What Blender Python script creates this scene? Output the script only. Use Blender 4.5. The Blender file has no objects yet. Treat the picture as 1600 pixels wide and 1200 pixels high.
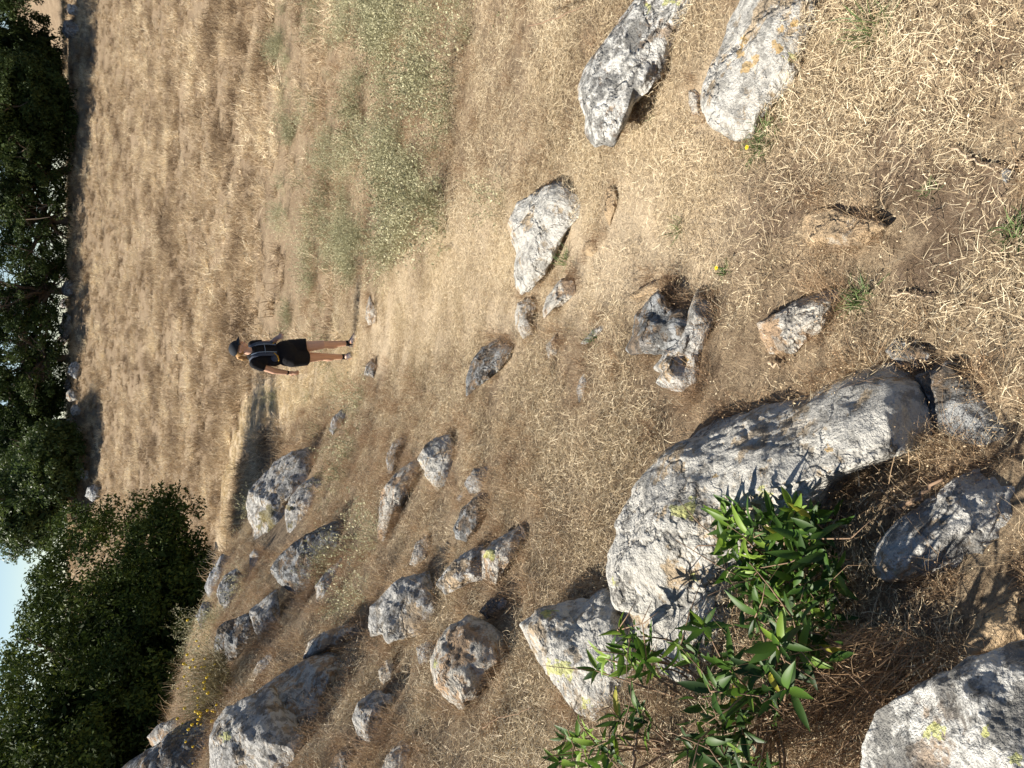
import bpy, bmesh, math, random
import numpy as np
from mathutils import Vector, Matrix

# ------------------------------------------------------------------ camera, light
S = bpy.context.scene
COL = S.collection
PITCH = math.radians(30.8)
F = 1600 * 26 / 36.0
fw = np.array([0, math.cos(PITCH), -math.sin(PITCH)])
up = np.array([0, math.sin(PITCH), math.cos(PITCH)])
rt = np.array([1.0, 0, 0])
cx_, cy_ = -up, rt                     # the phone was held turned: picture-right is scene-down
cam = bpy.data.cameras.new('camera'); co = bpy.data.objects.new('camera', cam); COL.objects.link(co)
cam.sensor_width = 36; cam.lens = 26; cam.clip_start = 0.02; cam.clip_end = 3000
M = Matrix.Identity(4)
for i in range(3):
    M[i][0] = cx_[i]; M[i][1] = cy_[i]; M[i][2] = -fw[i]
co.matrix_world = M
S.camera = co

SUN_EL = math.radians(47); SUN_AZ = math.radians(62)     # azimuth: to the left of the viewing direction
sdir = np.array([-math.sin(SUN_AZ) * math.cos(SUN_EL), math.cos(SUN_AZ) * math.cos(SUN_EL), math.sin(SUN_EL)])
W = bpy.data.worlds.new('World'); S.world = W; W.use_nodes = True
nt = W.node_tree; bg = nt.nodes['Background']
sky = nt.nodes.new('ShaderNodeTexSky'); sky.sky_type = 'NISHITA'; sky.sun_disc = False
sky.sun_elevation = SUN_EL; sky.sun_rotation = -SUN_AZ; sky.air_density = 1.0; sky.dust_density = 0.0; sky.ozone_density = 1.5; sky.altitude = 1500
nt.links.new(sky.outputs[0], bg.inputs[0]); bg.inputs[1].default_value = 0.05
sl = bpy.data.lights.new('sun', 'SUN'); sl.energy = 5.0; sl.angle = math.radians(0.53); sl.color = (1.0, 0.93, 0.82)
so = bpy.data.objects.new('sun', sl); COL.objects.link(so)
so.rotation_euler = Vector(-sdir).to_track_quat('-Z', 'Y').to_euler()
S.view_settings.view_transform = 'Standard'; S.view_settings.look = 'None'
S.view_settings.gamma = 1; S.view_settings.use_curve_mapping = False
S.view_settings.exposure = 1.15

rng = np.random.default_rng(7); random.seed(7)

# ------------------------------------------------------------------ maths helpers
def smooth(a, b, x):
    t = np.clip((x - a) / (b - a), 0, 1); return t * t * (3 - 2 * t)

def _h(ix, iy, iz, seed):
    n = (ix.astype(np.int64) * 374761393 + iy.astype(np.int64) * 668265263 + iz.astype(np.int64) * 2147483647 + seed * 974634777) & 0xffffffff
    n = ((n ^ (n >> 13)) * 1274126177) & 0xffffffff
    n = ((n ^ (n >> 16)) * 2246822519) & 0xffffffff
    return ((n ^ (n >> 15)) & 0xffffff) / float(0xffffff)

def vnoise(P, seed=0):
    P = np.asarray(P, float); i = np.floor(P); f = P - i
    f = f * f * f * (f * (f * 6 - 15) + 10); i = i.astype(np.int64); r = 0
    for dx in (0, 1):
        for dy in (0, 1):
            for dz in (0, 1):
                w = (f[..., 0] if dx else 1 - f[..., 0]) * (f[..., 1] if dy else 1 - f[..., 1]) * (f[..., 2] if dz else 1 - f[..., 2])
                r = r + w * _h(i[..., 0] + dx, i[..., 1] + dy, i[..., 2] + dz, seed)
    return r * 2 - 1

def fbm(P, oct=4, seed=0, gain=0.5, ridged=False):
    P = np.asarray(P, float); a = 1.0; r = 0; s = 0
    for k in range(oct):
        n = vnoise(P, seed + 17 * k)
        if ridged: n = 1 - 2 * np.abs(n)
        r = r + a * n; s += a; a *= gain
        P = P * 2.03 + 11.3
    return r / s

def hermite(xs, ys, x):
    xs = np.array(xs, float); ys = np.array(ys, float)
    m = np.gradient(ys, xs); x = np.clip(x, xs[0], xs[-1])
    i = np.clip(np.searchsorted(xs, x) - 1, 0, len(xs) - 2)
    h = xs[i + 1] - xs[i]; t = (x - xs[i]) / h
    return ((2 * t**3 - 3 * t**2 + 1) * ys[i] + (t**3 - 2 * t**2 + t) * h * m[i]
            + (-2 * t**3 + 3 * t**2) * ys[i + 1] + (t**3 - t**2) * h * m[i + 1])

KY = ([-5, 0, 5, 10, 14, 20, 33, 45, 60, 64, 69, 74, 82, 120, 250, 900],
      [-0.4, -1.4, -2.4, -3.4, -3.95, -4.25, -4.1, -3.4, -2.15, -1.35, -0.15, 0.1, -0.6, -7, -20, -40])
KX = ([-40, -12, -6, -2.6, -1.4, 0.3, 1.2, 3, 8, 40], [3.2, 3.0, 2.55, 1.6, 0.72, 0.03, 0, -0.08, -0.25, -0.3])

def H0(X, Y):
    z = hermite(*KY, Y)
    z = z + hermite(*KX, X) * (1 - smooth(11.5, 18, Y))
    z = z + 14.5 * np.exp(-((X - 50) / 20.0)**2 - ((Y - 125) / 30.0)**2)
    return z

def H(X, Y):
    X = np.asarray(X, float); Y = np.asarray(Y, float)
    P = np.stack([X, Y, np.zeros_like(X + Y)], -1)
    z = H0(X, Y)
    far = smooth(12, 24, Y)
    z = z + 0.035 * fbm(P * 1.6, 4, 3) * (1 - 0.5 * far) + far * (0.10 * fbm(P * 0.55 + 5, 4, 9) )
    z = z + 0.010 * fbm(P * 9, 2, 5) * (1 - far)
    return z

def ray(x, y):
    x = np.asarray(x, float); y = np.asarray(y, float)
    return fw + ((x - 800) / F)[..., None] * cx_ + (-(y - 600) / F)[..., None] * cy_

_D = np.concatenate([np.arange(0.5, 20, 0.01), np.arange(20, 130, 0.1)])
def hit(x, y):
    """forward depth at which the sight line meets the ground"""
    r = ray(x, y); P = _D[:, None] * r
    b = P[:, 2] <= H0(P[:, 0], P[:, 1])
    return float(_D[np.argmax(b)]) if b.any() else 130.0

def gp(x, y):
    d = hit(x, y); p = d * ray(x, y); p[2] = float(H(p[0], p[1])); return p

def proj(P):
    d = P @ fw; d = np.where(np.abs(d) < 1e-6, 1e-6, d)
    return 800 + F * (P @ cx_) / d, 600 - F * (P @ cy_) / d, d

def inpoly(px, py, poly):
    c = np.zeros(np.shape(px), bool); n = len(poly)
    for i in range(n):
        x1, y1 = poly[i]; x2, y2 = poly[(i + 1) % n]
        if y1 == y2: continue
        m = ((y1 > py) != (y2 > py)) & (px < (x2 - x1) * (py - y1) / (y2 - y1) + x1)
        c ^= m
    return c

def wpoly(pts):
    return [tuple((hit(x, y) * ray(x, y))[:2]) for x, y in pts]

# ------------------------------------------------------------------ object helpers
def tag(o, label=None, cat=None, group=None, kind=None):
    if label: o['label'] = label
    if cat: o['category'] = cat
    if group: o['group'] = group
    if kind: o['kind'] = kind
    return o

def mesh_obj(name, V, Fc, mat, parent=None, loc=(0, 0, 0), shade=True, attrs=None, link=True):
    """V in world space; the mesh is stored relative to loc (or to the parent's place)"""
    V = np.asarray(V, float)
    base = np.array(parent.location) if parent is not None else np.array(loc)
    me = bpy.data.meshes.new(name)
    V = (V - base - (np.array(loc) if parent is not None else 0)).astype(np.float32)
    if isinstance(Fc, np.ndarray):
        n, k = Fc.shape
        me.vertices.add(len(V)); me.vertices.foreach_set('co', V.ravel())
        me.loops.add(n * k); me.loops.foreach_set('vertex_index', Fc.astype(np.int32).ravel())
        me.polygons.add(n); me.polygons.foreach_set('loop_start', np.arange(0, n * k, k, dtype=np.int32))
        me.update(calc_edges=True)
    else:
        me.from_pydata([tuple(v) for v in V], [], Fc); me.update()
    if shade: me.polygons.foreach_set('use_smooth', np.ones(len(me.polygons), bool))
    for k, a in (attrs or {}).items():
        a = np.asarray(a, np.float32)
        if a.ndim == 1:
            at = me.attributes.new(k, 'FLOAT', 'POINT'); at.data.foreach_set('value', a)
        else:
            at = me.attributes.new(k, 'FLOAT_COLOR', 'POINT')
            at.data.foreach_set('color', np.concatenate([a, np.ones((len(a), 1), np.float32)], 1).ravel())
    if mat: me.materials.append(mat)
    o = bpy.data.objects.new(name, me)
    o.location = loc
    if parent is not None: o.parent = parent
    if link: COL.objects.link(o)
    return o

def empty(name, loc):
    o = bpy.data.objects.new(name, None); o.location = loc; o.empty_display_size = 0.2; COL.objects.link(o); return o

class MB:
    def __init__(s): s.V = []; s.F = []; s.A = []; s.n = 0
    def add(s, V, F_, a=0.5):
        V = np.asarray(V, float); s.V.append(V); s.A.append(np.full(len(V), a) if np.isscalar(a) else a)
        s.F += [tuple(i + s.n for i in f) for f in F_]; s.n += len(V)
    def tube(s, pts, rad, k=8, a=0.5, cap=True):
        pts = np.asarray(pts, float); n = len(pts)
        rad = np.full(n, rad) if np.isscalar(rad) else np.asarray(rad, float)
        T = np.gradient(pts, axis=0); T /= np.linalg.norm(T, axis=1)[:, None] + 1e-9
        ref = np.array([0.31, 0.2, 0.93]); V = []
        for i in range(n):
            u = np.cross(T[i], ref); u /= np.linalg.norm(u) + 1e-9; v = np.cross(T[i], u)
            for j in range(k):
                t = 2 * math.pi * j / k
                V.append(pts[i] + rad[i] * (math.cos(t) * u + math.sin(t) * v))
        Fc = [(i * k + j, i * k + (j + 1) % k, (i + 1) * k + (j + 1) % k, (i + 1) * k + j) for i in range(n - 1) for j in range(k)]
        if cap: Fc += [tuple(range(k))[::-1], tuple((n - 1) * k + j for j in range(k))]
        s.add(V, Fc, a)
    def ball(s, c, r, seg=12, rings=8, a=0.5, R=None):
        r = np.array(r if hasattr(r, '__len__') else (r, r, r), float); V = []; Fc = []
        V.append((0, 0, 1))
        for i in range(1, rings):
            p = math.pi * i / rings
            for j in range(seg):
                t = 2 * math.pi * j / seg; V.append((math.sin(p) * math.cos(t), math.sin(p) * math.sin(t), math.cos(p)))
        V.append((0, 0, -1)); L = len(V) - 1
        for j in range(seg):
            Fc.append((0, 1 + j, 1 + (j + 1) % seg)); b = 1 + (rings - 2) * seg
            Fc.append((L, b + (j + 1) % seg, b + j))
        for i in range(rings - 2):
            for j in range(seg):
                q = 1 + i * seg; Fc.append((q + j, q + seg + j, q + seg + (j + 1) % seg, q + (j + 1) % seg))
        V = np.array(V) * r
        if R is not None: V = V @ np.asarray(R).T
        s.add(V + np.array(c), Fc, a)
    def build(s, name, mat, parent=None, loc=(0, 0, 0), shade=True):
        return mesh_obj(name, np.concatenate(s.V), s.F, mat, parent, loc, shade, {'rnd': np.concatenate(s.A)})

# ------------------------------------------------------------------ materials
def newmat(name):
    m = bpy.data.materials.new(name); m.use_nodes = True; n = m.node_tree.nodes; n.clear()
    return m, n, m.node_tree.links

def principled(n, l, rough=0.9, spec=0.2):
    o = n.new('ShaderNodeOutputMaterial'); b = n.new('ShaderNodeBsdfPrincipled')
    b.inputs['Roughness'].default_value = rough; b.inputs['Specular IOR Level'].default_value = spec
    l.new(b.outputs[0], o.inputs[0]); return b, o

def ramp(n, l, src, stops, interp='LINEAR'):
    r = n.new('ShaderNodeValToRGB'); r.color_ramp.interpolation = interp
    while len(r.color_ramp.elements) < len(stops): r.color_ramp.elements.new(0.5)
    for e, (p, c) in zip(r.color_ramp.elements, stops):
        e.position = p; e.color = (c, c, c, 1) if np.isscalar(c) else (*c, 1)
    l.new(src, r.inputs[0]); return r.outputs[0]

def noise(n, l, vec, scale, detail=4, rough=0.55, dist=0.0):
    t = n.new('ShaderNodeTexNoise'); t.inputs['Scale'].default_value = scale; t.inputs['Detail'].default_value = detail
    t.inputs['Roughness'].default_value = rough; t.inputs['Distortion'].default_value = dist
    l.new(vec, t.inputs['Vector']); return t.outputs[0]

def mix(n, l, f, a, b, mode='MIX'):
    m = n.new('ShaderNodeMix'); m.data_type = 'RGBA'; m.blend_type = mode
    for s, v in ((m.inputs[0], f), (m.inputs[6], a), (m.inputs[7], b)):
        if hasattr(v, 'node'): l.new(v, s)
        elif np.isscalar(v): s.default_value = v if s is m.inputs[0] else (v, v, v, 1)
        else: s.default_value = (*v, 1)
    return m.outputs[2]

def math_(n, l, op, a, b=0.0, clamp=False):
    m = n.new('ShaderNodeMath'); m.operation = op; m.use_clamp = clamp
    for s, v in ((m.inputs[0], a), (m.inputs[1], b)):
        if hasattr(v, 'node'): l.new(v, s)
        else: s.default_value = v
    return m.outputs[0]

def bump(n, l, h, strength, dist, normal=None):
    b = n.new('ShaderNodeBump'); b.inputs['Strength'].default_value = strength; b.inputs['Distance'].default_value = dist
    l.new(h, b.inputs['Height'])
    if normal is not None: l.new(normal, b.inputs['Normal'])
    return b.outputs[0]

def attr(n, name):
    a = n.new('ShaderNodeAttribute'); a.attribute_name = name; return a

def plain(name, col, rough=0.7, spec=0.3, var=0.15, scale=40, bmp=0.0):
    m, n, l = newmat(name); b, o = principled(n, l, rough, spec)
    tc = n.new('ShaderNodeTexCoord').outputs['Object']; f = noise(n, l, tc, scale)
    c = mix(n, l, f, [v * (1 - var) for v in col], [min(1, v * (1 + var)) for v in col]); l.new(c, b.inputs['Base Color'])
    if bmp: l.new(bump(n, l, f, 0.5, bmp), b.inputs['Normal'])
    return m

def blade_mat(name, stops, trans=0.3, rough=0.6, spec=0.25, inst=0.45, patch=None, pk=1.1):
    """grass / leaf material: colour from the per-blade value plus the per-instance value"""
    m, n, l = newmat(name); b, o = principled(n, l, rough, spec)
    if 'grass' in name or 'straw' in name: stops = [(p, (q[0], q[1] * 1.008, q[2] * 0.985)) for p, q in stops]
    a = attr(n, 'rnd').outputs['Fac']; r = n.new('ShaderNodeObjectInfo').outputs['Random']
    v = math_(n, l, 'ADD', math_(n, l, 'MULTIPLY', a, 1 - inst), math_(n, l, 'MULTIPLY', r, inst))
    if patch:
        g = n.new('ShaderNodeNewGeometry').outputs['Position']
        q = math_(n, l, 'SUBTRACT', noise(n, l, g, patch, 3), 0.5)
        v = math_(n, l, 'ADD', v, math_(n, l, 'MULTIPLY', q, pk), True)
    c = ramp(n, l, v, stops); l.new(c, b.inputs['Base Color'])
    if trans:
        t = n.new('ShaderNodeBsdfTranslucent'); l.new(mix(n, l, 0.6, c, c, 'ADD') if False else c, t.inputs[0])
        mx = n.new('ShaderNodeMixShader'); mx.inputs[0].default_value = trans
        l.new(b.outputs[0], mx.inputs[1]); l.new(t.outputs[0], mx.inputs[2]); l.new(mx.outputs[0], o.inputs[0])
    return m

def rock_mat(name, base, warm, white, whiteamt, warmamt, darkamt, sc=1.0, stain=0.0):
    m, n, l = newmat(name); b, o = principled(n, l, 0.92, 0.15)
    tc = n.new('ShaderNodeTexCoord').outputs['Object']; ri = n.new('ShaderNodeObjectInfo').outputs['Random']
    off = n.new('ShaderNodeVectorMath'); off.operation = 'ADD'; l.new(tc, off.inputs[0])
    cmb = n.new('ShaderNodeCombineXYZ'); k = math_(n, l, 'MULTIPLY', ri, 37.0)
    for i in range(3): l.new(k, cmb.inputs[i])
    l.new(cmb.outputs[0], off.inputs[1]); v = off.outputs[0]
    big = noise(n, l, v, 2.2 * sc, 5, 0.6); mid = noise(n, l, v, 7 * sc, 6, 0.65, 0.4); fine = noise(n, l, v, 34 * sc, 6, 0.7); grit = noise(n, l, v, 150 * sc, 3, 0.6)
    c = mix(n, l, ramp(n, l, big, [(0.5 - 0.25 * warmamt, 0), (0.66 - 0.2 * warmamt, 1)]), base, warm)
    # crusts of pale lichen with their own ragged edges
    w = math_(n, l, 'ADD', mid, math_(n, l, 'MULTIPLY', fine, 0.55))
    c = mix(n, l, ramp(n, l, w, [(0.80 - 0.16 * whiteamt, 0), (0.86 - 0.16 * whiteamt, 1)]), c, white)
    vo = n.new('ShaderNodeTexVoronoi'); vo.feature = 'F1'; vo.inputs['Scale'].default_value = 11 * sc; vo.inputs['Randomness'].default_value = 1
    wv = n.new('ShaderNodeVectorMath'); wv.operation = 'ADD'; l.new(v, wv.inputs[0])
    nc = n.new('ShaderNodeTexNoise'); nc.inputs['Scale'].default_value = 20 * sc; nc.inputs['Detail'].default_value = 3; l.new(v, nc.inputs['Vector'])
    vs = n.new('ShaderNodeVectorMath'); vs.operation = 'SCALE'; vs.inputs['Scale'].default_value = 0.12 / sc; l.new(nc.outputs['Color'], vs.inputs[0])
    l.new(vs.outputs[0], wv.inputs[1]); l.new(wv.outputs[0], vo.inputs['Vector'])
    sel = ramp(n, l, vo.outputs['Color'], [(0.55, 0), (0.56, 1)], 'LINEAR')
    disc = math_(n, l, 'MULTIPLY', ramp(n, l, vo.outputs['Distance'], [(0.30, 1), (0.36, 0)]), sel)
    c = mix(n, l, math_(n, l, 'MULTIPLY', disc, 0.55 if whiteamt > 0 else 0.0), c, [min(1, q * 1.15) for q in white])
    # black specks and stains
    d1 = ramp(n, l, noise(n, l, v, 16 * sc, 8, 0.75), [(0.53 - 0.075 * darkamt, 0), (0.60 - 0.07 * darkamt, 1)])
    c = mix(n, l, math_(n, l, 'MULTIPLY', d1, 0.35 + 0.4 * darkamt), c, (0.05, 0.048, 0.045))
    d2 = ramp(n, l, fine, [(0.36, 1), (0.43, 0)])
    c = mix(n, l, math_(n, l, 'MULTIPLY', d2, 0.35 * darkamt + 0.15), c, (0.035, 0.035, 0.035))
    c = mix(n, l, math_(n, l, 'MULTIPLY', grit, 0.35), c, (0.10, 0.095, 0.085), 'MIX')
    li = n.new('ShaderNodeSeparateColor'); l.new(attr(n, 'lichen').outputs['Color'], li.inputs[0])
    for i, colr in enumerate(((0.42, 0.43, 0.13), (0.40, 0.25, 0.07), (0.14, 0.11, 0.02))):
        t = math_(n, l, 'ADD', li.outputs[i], math_(n, l, 'MULTIPLY', math_(n, l, 'SUBTRACT', noise(n, l, v, (38 if i < 2 else 60) * sc, 6, 0.75), 0.5), 2.8))
        c = mix(n, l, math_(n, l, 'MULTIPLY', ramp(n, l, t, [(0.50, 0), (0.66, 1)]), 0.7), c, colr)
    vc = n.new('ShaderNodeTexVoronoi'); vc.feature = 'DISTANCE_TO_EDGE'; vc.inputs['Scale'].default_value = 2.6 * sc; l.new(wv.outputs[0], vc.inputs['Vector'])
    crack = ramp(n, l, vc.outputs['Distance'], [(0.0, 0), (0.03, 1)])
    cm = math_(n, l, 'MULTIPLY', math_(n, l, 'SUBTRACT', 1.0, ramp(n, l, vc.outputs['Distance'], [(0.0, 0), (0.014, 1)])), ramp(n, l, big, [(0.45, 0), (0.6, 0.75)]))
    c = mix(n, l, cm, c, (0.05, 0.045, 0.04))
    l.new(c, b.inputs['Base Color'])
    h = math_(n, l, 'ADD', math_(n, l, 'MULTIPLY', mid, 1.0), math_(n, l, 'MULTIPLY', fine, 0.5))
    h = math_(n, l, 'ADD', h, math_(n, l, 'MULTIPLY', grit, 0.12))
    h = math_(n, l, 'ADD', h, math_(n, l, 'MULTIPLY', crack, 0.25))
    l.new(bump(n, l, h, 0.9, 0.045 / sc), b.inputs['Normal'])
    return m

RM = {
 'grey': rock_mat('rock_grey', (0.30, 0.275, 0.235), (0.41, 0.31, 0.20), (0.50, 0.49, 0.46), 0.75, 0.65, 0.7),
 'pale': rock_mat('rock_pale', (0.36, 0.325, 0.27), (0.47, 0.37, 0.25), (0.54, 0.525, 0.48), 0.8, 0.9, 0.42),
 'warm': rock_mat('rock_warm', (0.30, 0.255, 0.20), (0.42, 0.29, 0.18), (0.52, 0.49, 0.43), 0.55, 1.1, 0.45),
 'tan':  rock_mat('rock_tan', (0.40, 0.31, 0.21), (0.45, 0.33, 0.20), (0.47, 0.41, 0.32), -0.6, 1.2, 0.1),
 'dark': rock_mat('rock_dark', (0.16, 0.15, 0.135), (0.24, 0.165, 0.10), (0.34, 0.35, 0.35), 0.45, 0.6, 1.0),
 'spot': rock_mat('rock_spotted', (0.29, 0.275, 0.25), (0.40, 0.30, 0.21), (0.60, 0.59, 0.55), 1.0, 0.65, 0.9),
}
RMF = {k: rock_mat('rock_far_' + k, *a, sc=0.45) for k, a in {
 'grey': ((0.26, 0.24, 0.215), (0.38, 0.28, 0.18), (0.46, 0.47, 0.47), 0.85, 0.5, 0.8),
 'warm': ((0.30, 0.255, 0.20), (0.42, 0.29, 0.18), (0.46, 0.45, 0.42), 0.55, 1.1, 0.6),
 'dark': ((0.15, 0.14, 0.125), (0.22, 0.15, 0.09), (0.32, 0.33, 0.33), 0.45, 0.6, 1.0)}.items()}

def ground_mat():
    m, n, l = newmat('dry_ground'); b, o = principled(n, l, 0.95, 0.1)
    g = n.new('ShaderNodeNewGeometry').outputs['Position']
    big = noise(n, l, g, 0.8, 5); mid = noise(n, l, g, 6, 6, 0.65); fine = noise(n, l, g, 55, 6, 0.75, 1.5); vf = noise(n, l, g, 230, 3, 0.7)
    c = mix(n, l, ramp(n, l, mid, [(0.35, 0), (0.65, 1)]), (0.13, 0.095, 0.066), (0.27, 0.205, 0.145))
    c = mix(n, l, ramp(n, l, noise(n, l, g, 1.7, 6, 0.7, 0.8), [(0.42, 0), (0.6, 0.7)]), c, (0.15, 0.105, 0.07))
    st = math_(n, l, 'ADD', attr(n, 'straw').outputs['Fac'], math_(n, l, 'MULTIPLY', math_(n, l, 'SUBTRACT', fine, 0.5), 1.6), True)
    c = mix(n, l, st, c, mix(n, l, ramp(n, l, big, [(0.4, 0), (0.6, 1)]), (0.28, 0.21, 0.132), (0.40, 0.31, 0.20)))
    c = mix(n, l, ramp(n, l, noise(n, l, g, 15, 5, 0.8, 1.0), [(0.40, 0.75), (0.54, 0)]), c, (0.12, 0.082, 0.052))
    c = mix(n, l, attr(n, 'trail').outputs['Fac'], c, mix(n, l, ramp(n, l, fine, [(0.35, 0), (0.65, 1)]), (0.34, 0.265, 0.18), (0.60, 0.49, 0.34)))
    c = mix(n, l, math_(n, l, 'MULTIPLY', ramp(n, l, vf, [(0.35, 1), (0.5, 0)]), 0.5), c, (0.10, 0.07, 0.045))
    l.new(c, b.inputs['Base Color'])
    h = math_(n, l, 'ADD', math_(n, l, 'MULTIPLY', mid, 1.2), math_(n, l, 'ADD', math_(n, l, 'MULTIPLY', fine, 0.5), math_(n, l, 'MULTIPLY', vf, 0.15)))
    l.new(bump(n, l, h, 0.8, 0.03), b.inputs['Normal'])
    return m
M_GROUND = ground_mat()
M_LITTER = blade_mat('straw_litter', [(0.0, (0.09, 0.06, 0.038)), (0.25, (0.31, 0.225, 0.14)), (0.5, (0.54, 0.43, 0.28)), (1.0, (0.77, 0.67, 0.49))], 0.15, 0.55, 0.3, 0.3, 1.1)
M_BROWN = blade_mat('dry_grass_brown', [(0.0, (0.10, 0.058, 0.034)), (0.4, (0.30, 0.19, 0.11)), (0.75, (0.46, 0.325, 0.20)), (1.0, (0.70, 0.57, 0.39))], 0.2, 0.55, 0.3, 0.4, 0.9)
M_MEADOW = blade_mat('meadow_grass', [(0.0, (0.13, 0.085, 0.05)), (0.3, (0.32, 0.23, 0.14)), (0.6, (0.54, 0.41, 0.27)), (1.0, (0.88, 0.76, 0.55))], 0.2, 0.6, 0.2, 0.45, 0.42, 1.9)
M_HERB = blade_mat('olive_herb', [(0.0, (0.10, 0.085, 0.045)), (0.35, (0.20, 0.20, 0.105)), (0.65, (0.36, 0.345, 0.21)), (1.0, (0.64, 0.61, 0.40))], 0.2, 0.6, 0.2, 0.35, 0.8)
M_GREEN = blade_mat('weed_green', [(0, (0.07, 0.12, 0.04)), (1, (0.19, 0.26, 0.10))], 0.3, 0.5, 0.3, 0.0)
M_LAUREL = blade_mat('laurel_leaf', [(0, (0.022, 0.055, 0.010)), (0.5, (0.065, 0.14, 0.018)), (0.9, (0.22, 0.34, 0.045)), (1.0, (0.40, 0.38, 0.05))], 0.34, 0.5, 0.35, 0.0)
M_OAK = blade_mat('oak_leaf', [(0, (0.022, 0.036, 0.011)), (0.6, (0.045, 0.07, 0.018)), (1, (0.12, 0.145, 0.045))], 0.25, 0.65, 0.15, 0.0, 0.35)
M_OAKL = blade_mat('light_tree_leaf', [(0, (0.035, 0.055, 0.016)), (0.6, (0.07, 0.105, 0.028)), (1, (0.13, 0.16, 0.045))], 0.3, 0.5, 0.3, 0.0, 0.35)
M_BAYT = blade_mat('bay_tree_leaf', [(0, (0.018, 0.032, 0.009)), (0.55, (0.05, 0.076, 0.016)), (1, (0.13, 0.16, 0.032))], 0.2, 0.7, 0.12, 0.0, 0.8)
M_BARK = plain('bark', (0.13, 0.10, 0.075), 0.95, 0.1, 0.5, 14, 0.02)
M_TWIG = plain('twig', (0.22, 0.15, 0.10), 0.9, 0.1, 0.35, 30)
M_PALETWIG = plain('pale_twig', (0.42, 0.33, 0.23), 0.9, 0.1, 0.3, 30)
M_YELLOW = plain('yellow_petals', (0.75, 0.52, 0.03), 0.6, 0.2, 0.2, 50)

# ------------------------------------------------------------------ ground sheet
PATHP = wpoly([(560, 480), (600, 400), (700, 370), (790, 330), (900, 240), (1090, 215), (1280, 130), (1430, 200), (1600, 240),
               (1600, 470), (1370, 520), (1180, 440), (960, 400), (950, 470), (860, 560), (720, 560), (600, 600), (540, 590), (520, 530)])
BARE = [(1180, 340, 75), (1235, 300, 55), (1500, 300, 70), (1420, 270, 40), (1380, 205, 30), (1500, 180, 45), (1530, 335, 45), (1000, 330, 45), (1040, 370, 30),
        (610, 500, 26), (650, 470, 26), (700, 430, 35), (900, 400, 40), (1560, 90, 45), (1460, 430, 45), (1010, 300, 35), (870, 420, 24), (760, 640, 16), (775, 600, 20), (740, 480, 25)]
BAREW = []
for bx, by, br in BARE:
    d = hit(bx, by); p = d * ray(bx, by); BAREW.append((p[0], p[1], br * d / F))
SHADE_LIT = wpoly([(1290, 800), (1330, 740), (1380, 715), (1460, 705), (1600, 690), (1640, 1010), (1500, 1030), (1430, 1060), (1340, 1110), (1200, 1200), (1050, 1200), (1090, 1000), (1180, 900)])

def bareness(X, Y):
    b = np.zeros(np.shape(X))
    jx = 0.25 * fbm(np.stack([X * 4, Y * 4, X * 0], -1), 3, 41)
    for x, y, r in BAREW:
        q = np.hypot(X - x, (Y - y) * 0.75) / r + jx * 2.2
        b = np.maximum(b, 1 - smooth(0.55, 1.1, q))
    return b

TRAIL = wpoly([(1030, 320), (960, 350), (880, 392), (790, 440), (700, 472), (620, 502), (565, 535), (545, 560), (500, 600), (450, 618), (410, 628), (385, 655), (368, 700), (355, 760), (345, 830), (335, 900), (325, 1000)])
def trail_d(X, Y):
    best = np.full(np.shape(X), 9.0)
    for (x0, y0), (x1, y1) in zip(TRAIL[:-1], TRAIL[1:]):
        dx, dy = x1 - x0, y1 - y0; t = np.clip(((X - x0) * dx + (Y - y0) * dy) / (dx * dx + dy * dy), 0, 1); best = np.minimum(best, np.hypot(X - x0 - t * dx, Y - y0 - t * dy))
    return best

def axis(lo, hi, centre, d0, g):
    a = [centre]; d = d0
    while a[-1] < hi: a.append(a[-1] + d); d = d0 * (1 + g * abs(a[-1] - centre))
    b = [centre]; d = d0
    while b[-1] > lo: b.append(b[-1] - d); d = d0 * (1 + g * abs(b[-1] - centre))
    return np.array(b[::-1][:-1] + a)
xs = axis(-900, 900, 0, 0.026, 0.38); ys = axis(-40, 900, 1.0, 0.026, 0.25)
GX, GY = np.meshgrid(xs, ys); gz = H(GX, GY)
nX, nY = len(xs), len(ys)
gi = np.arange(nX * nY).reshape(nY, nX)
gf = np.stack([gi[:-1, :-1], gi[:-1, 1:], gi[1:, 1:], gi[1:, :-1]], -1).reshape(-1, 4)
straw = np.clip(0.65 - 0.9 * bareness(GX, GY), 0, 1)
pj = 0.3 * fbm(np.stack([GX, GY, GX * 0], -1) * 1.5, 3, 61)
pale = (1 - smooth(0.32, 0.75, trail_d(GX, GY) + pj)) * 0.95
mesh_obj('ground', np.stack([GX, GY, gz], -1).reshape(-1, 3), gf, M_GROUND, attrs={'straw': straw.ravel(), 'trail': pale.ravel()})
tag(bpy.data.objects['ground'], kind='structure')
print('ground verts', nX * nY)

# ------------------------------------------------------------------ boulders
_ico = {}
def ico(n):
    if n not in _ico:
        bm = bmesh.new(); bmesh.ops.create_icosphere(bm, subdivisions=n, radius=1)
        _ico[n] = (np.array([v.co[:] for v in bm.verts]), np.array([[v.index for v in f.verts] for f in bm.faces])); bm.free()
    return _ico[n]

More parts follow.
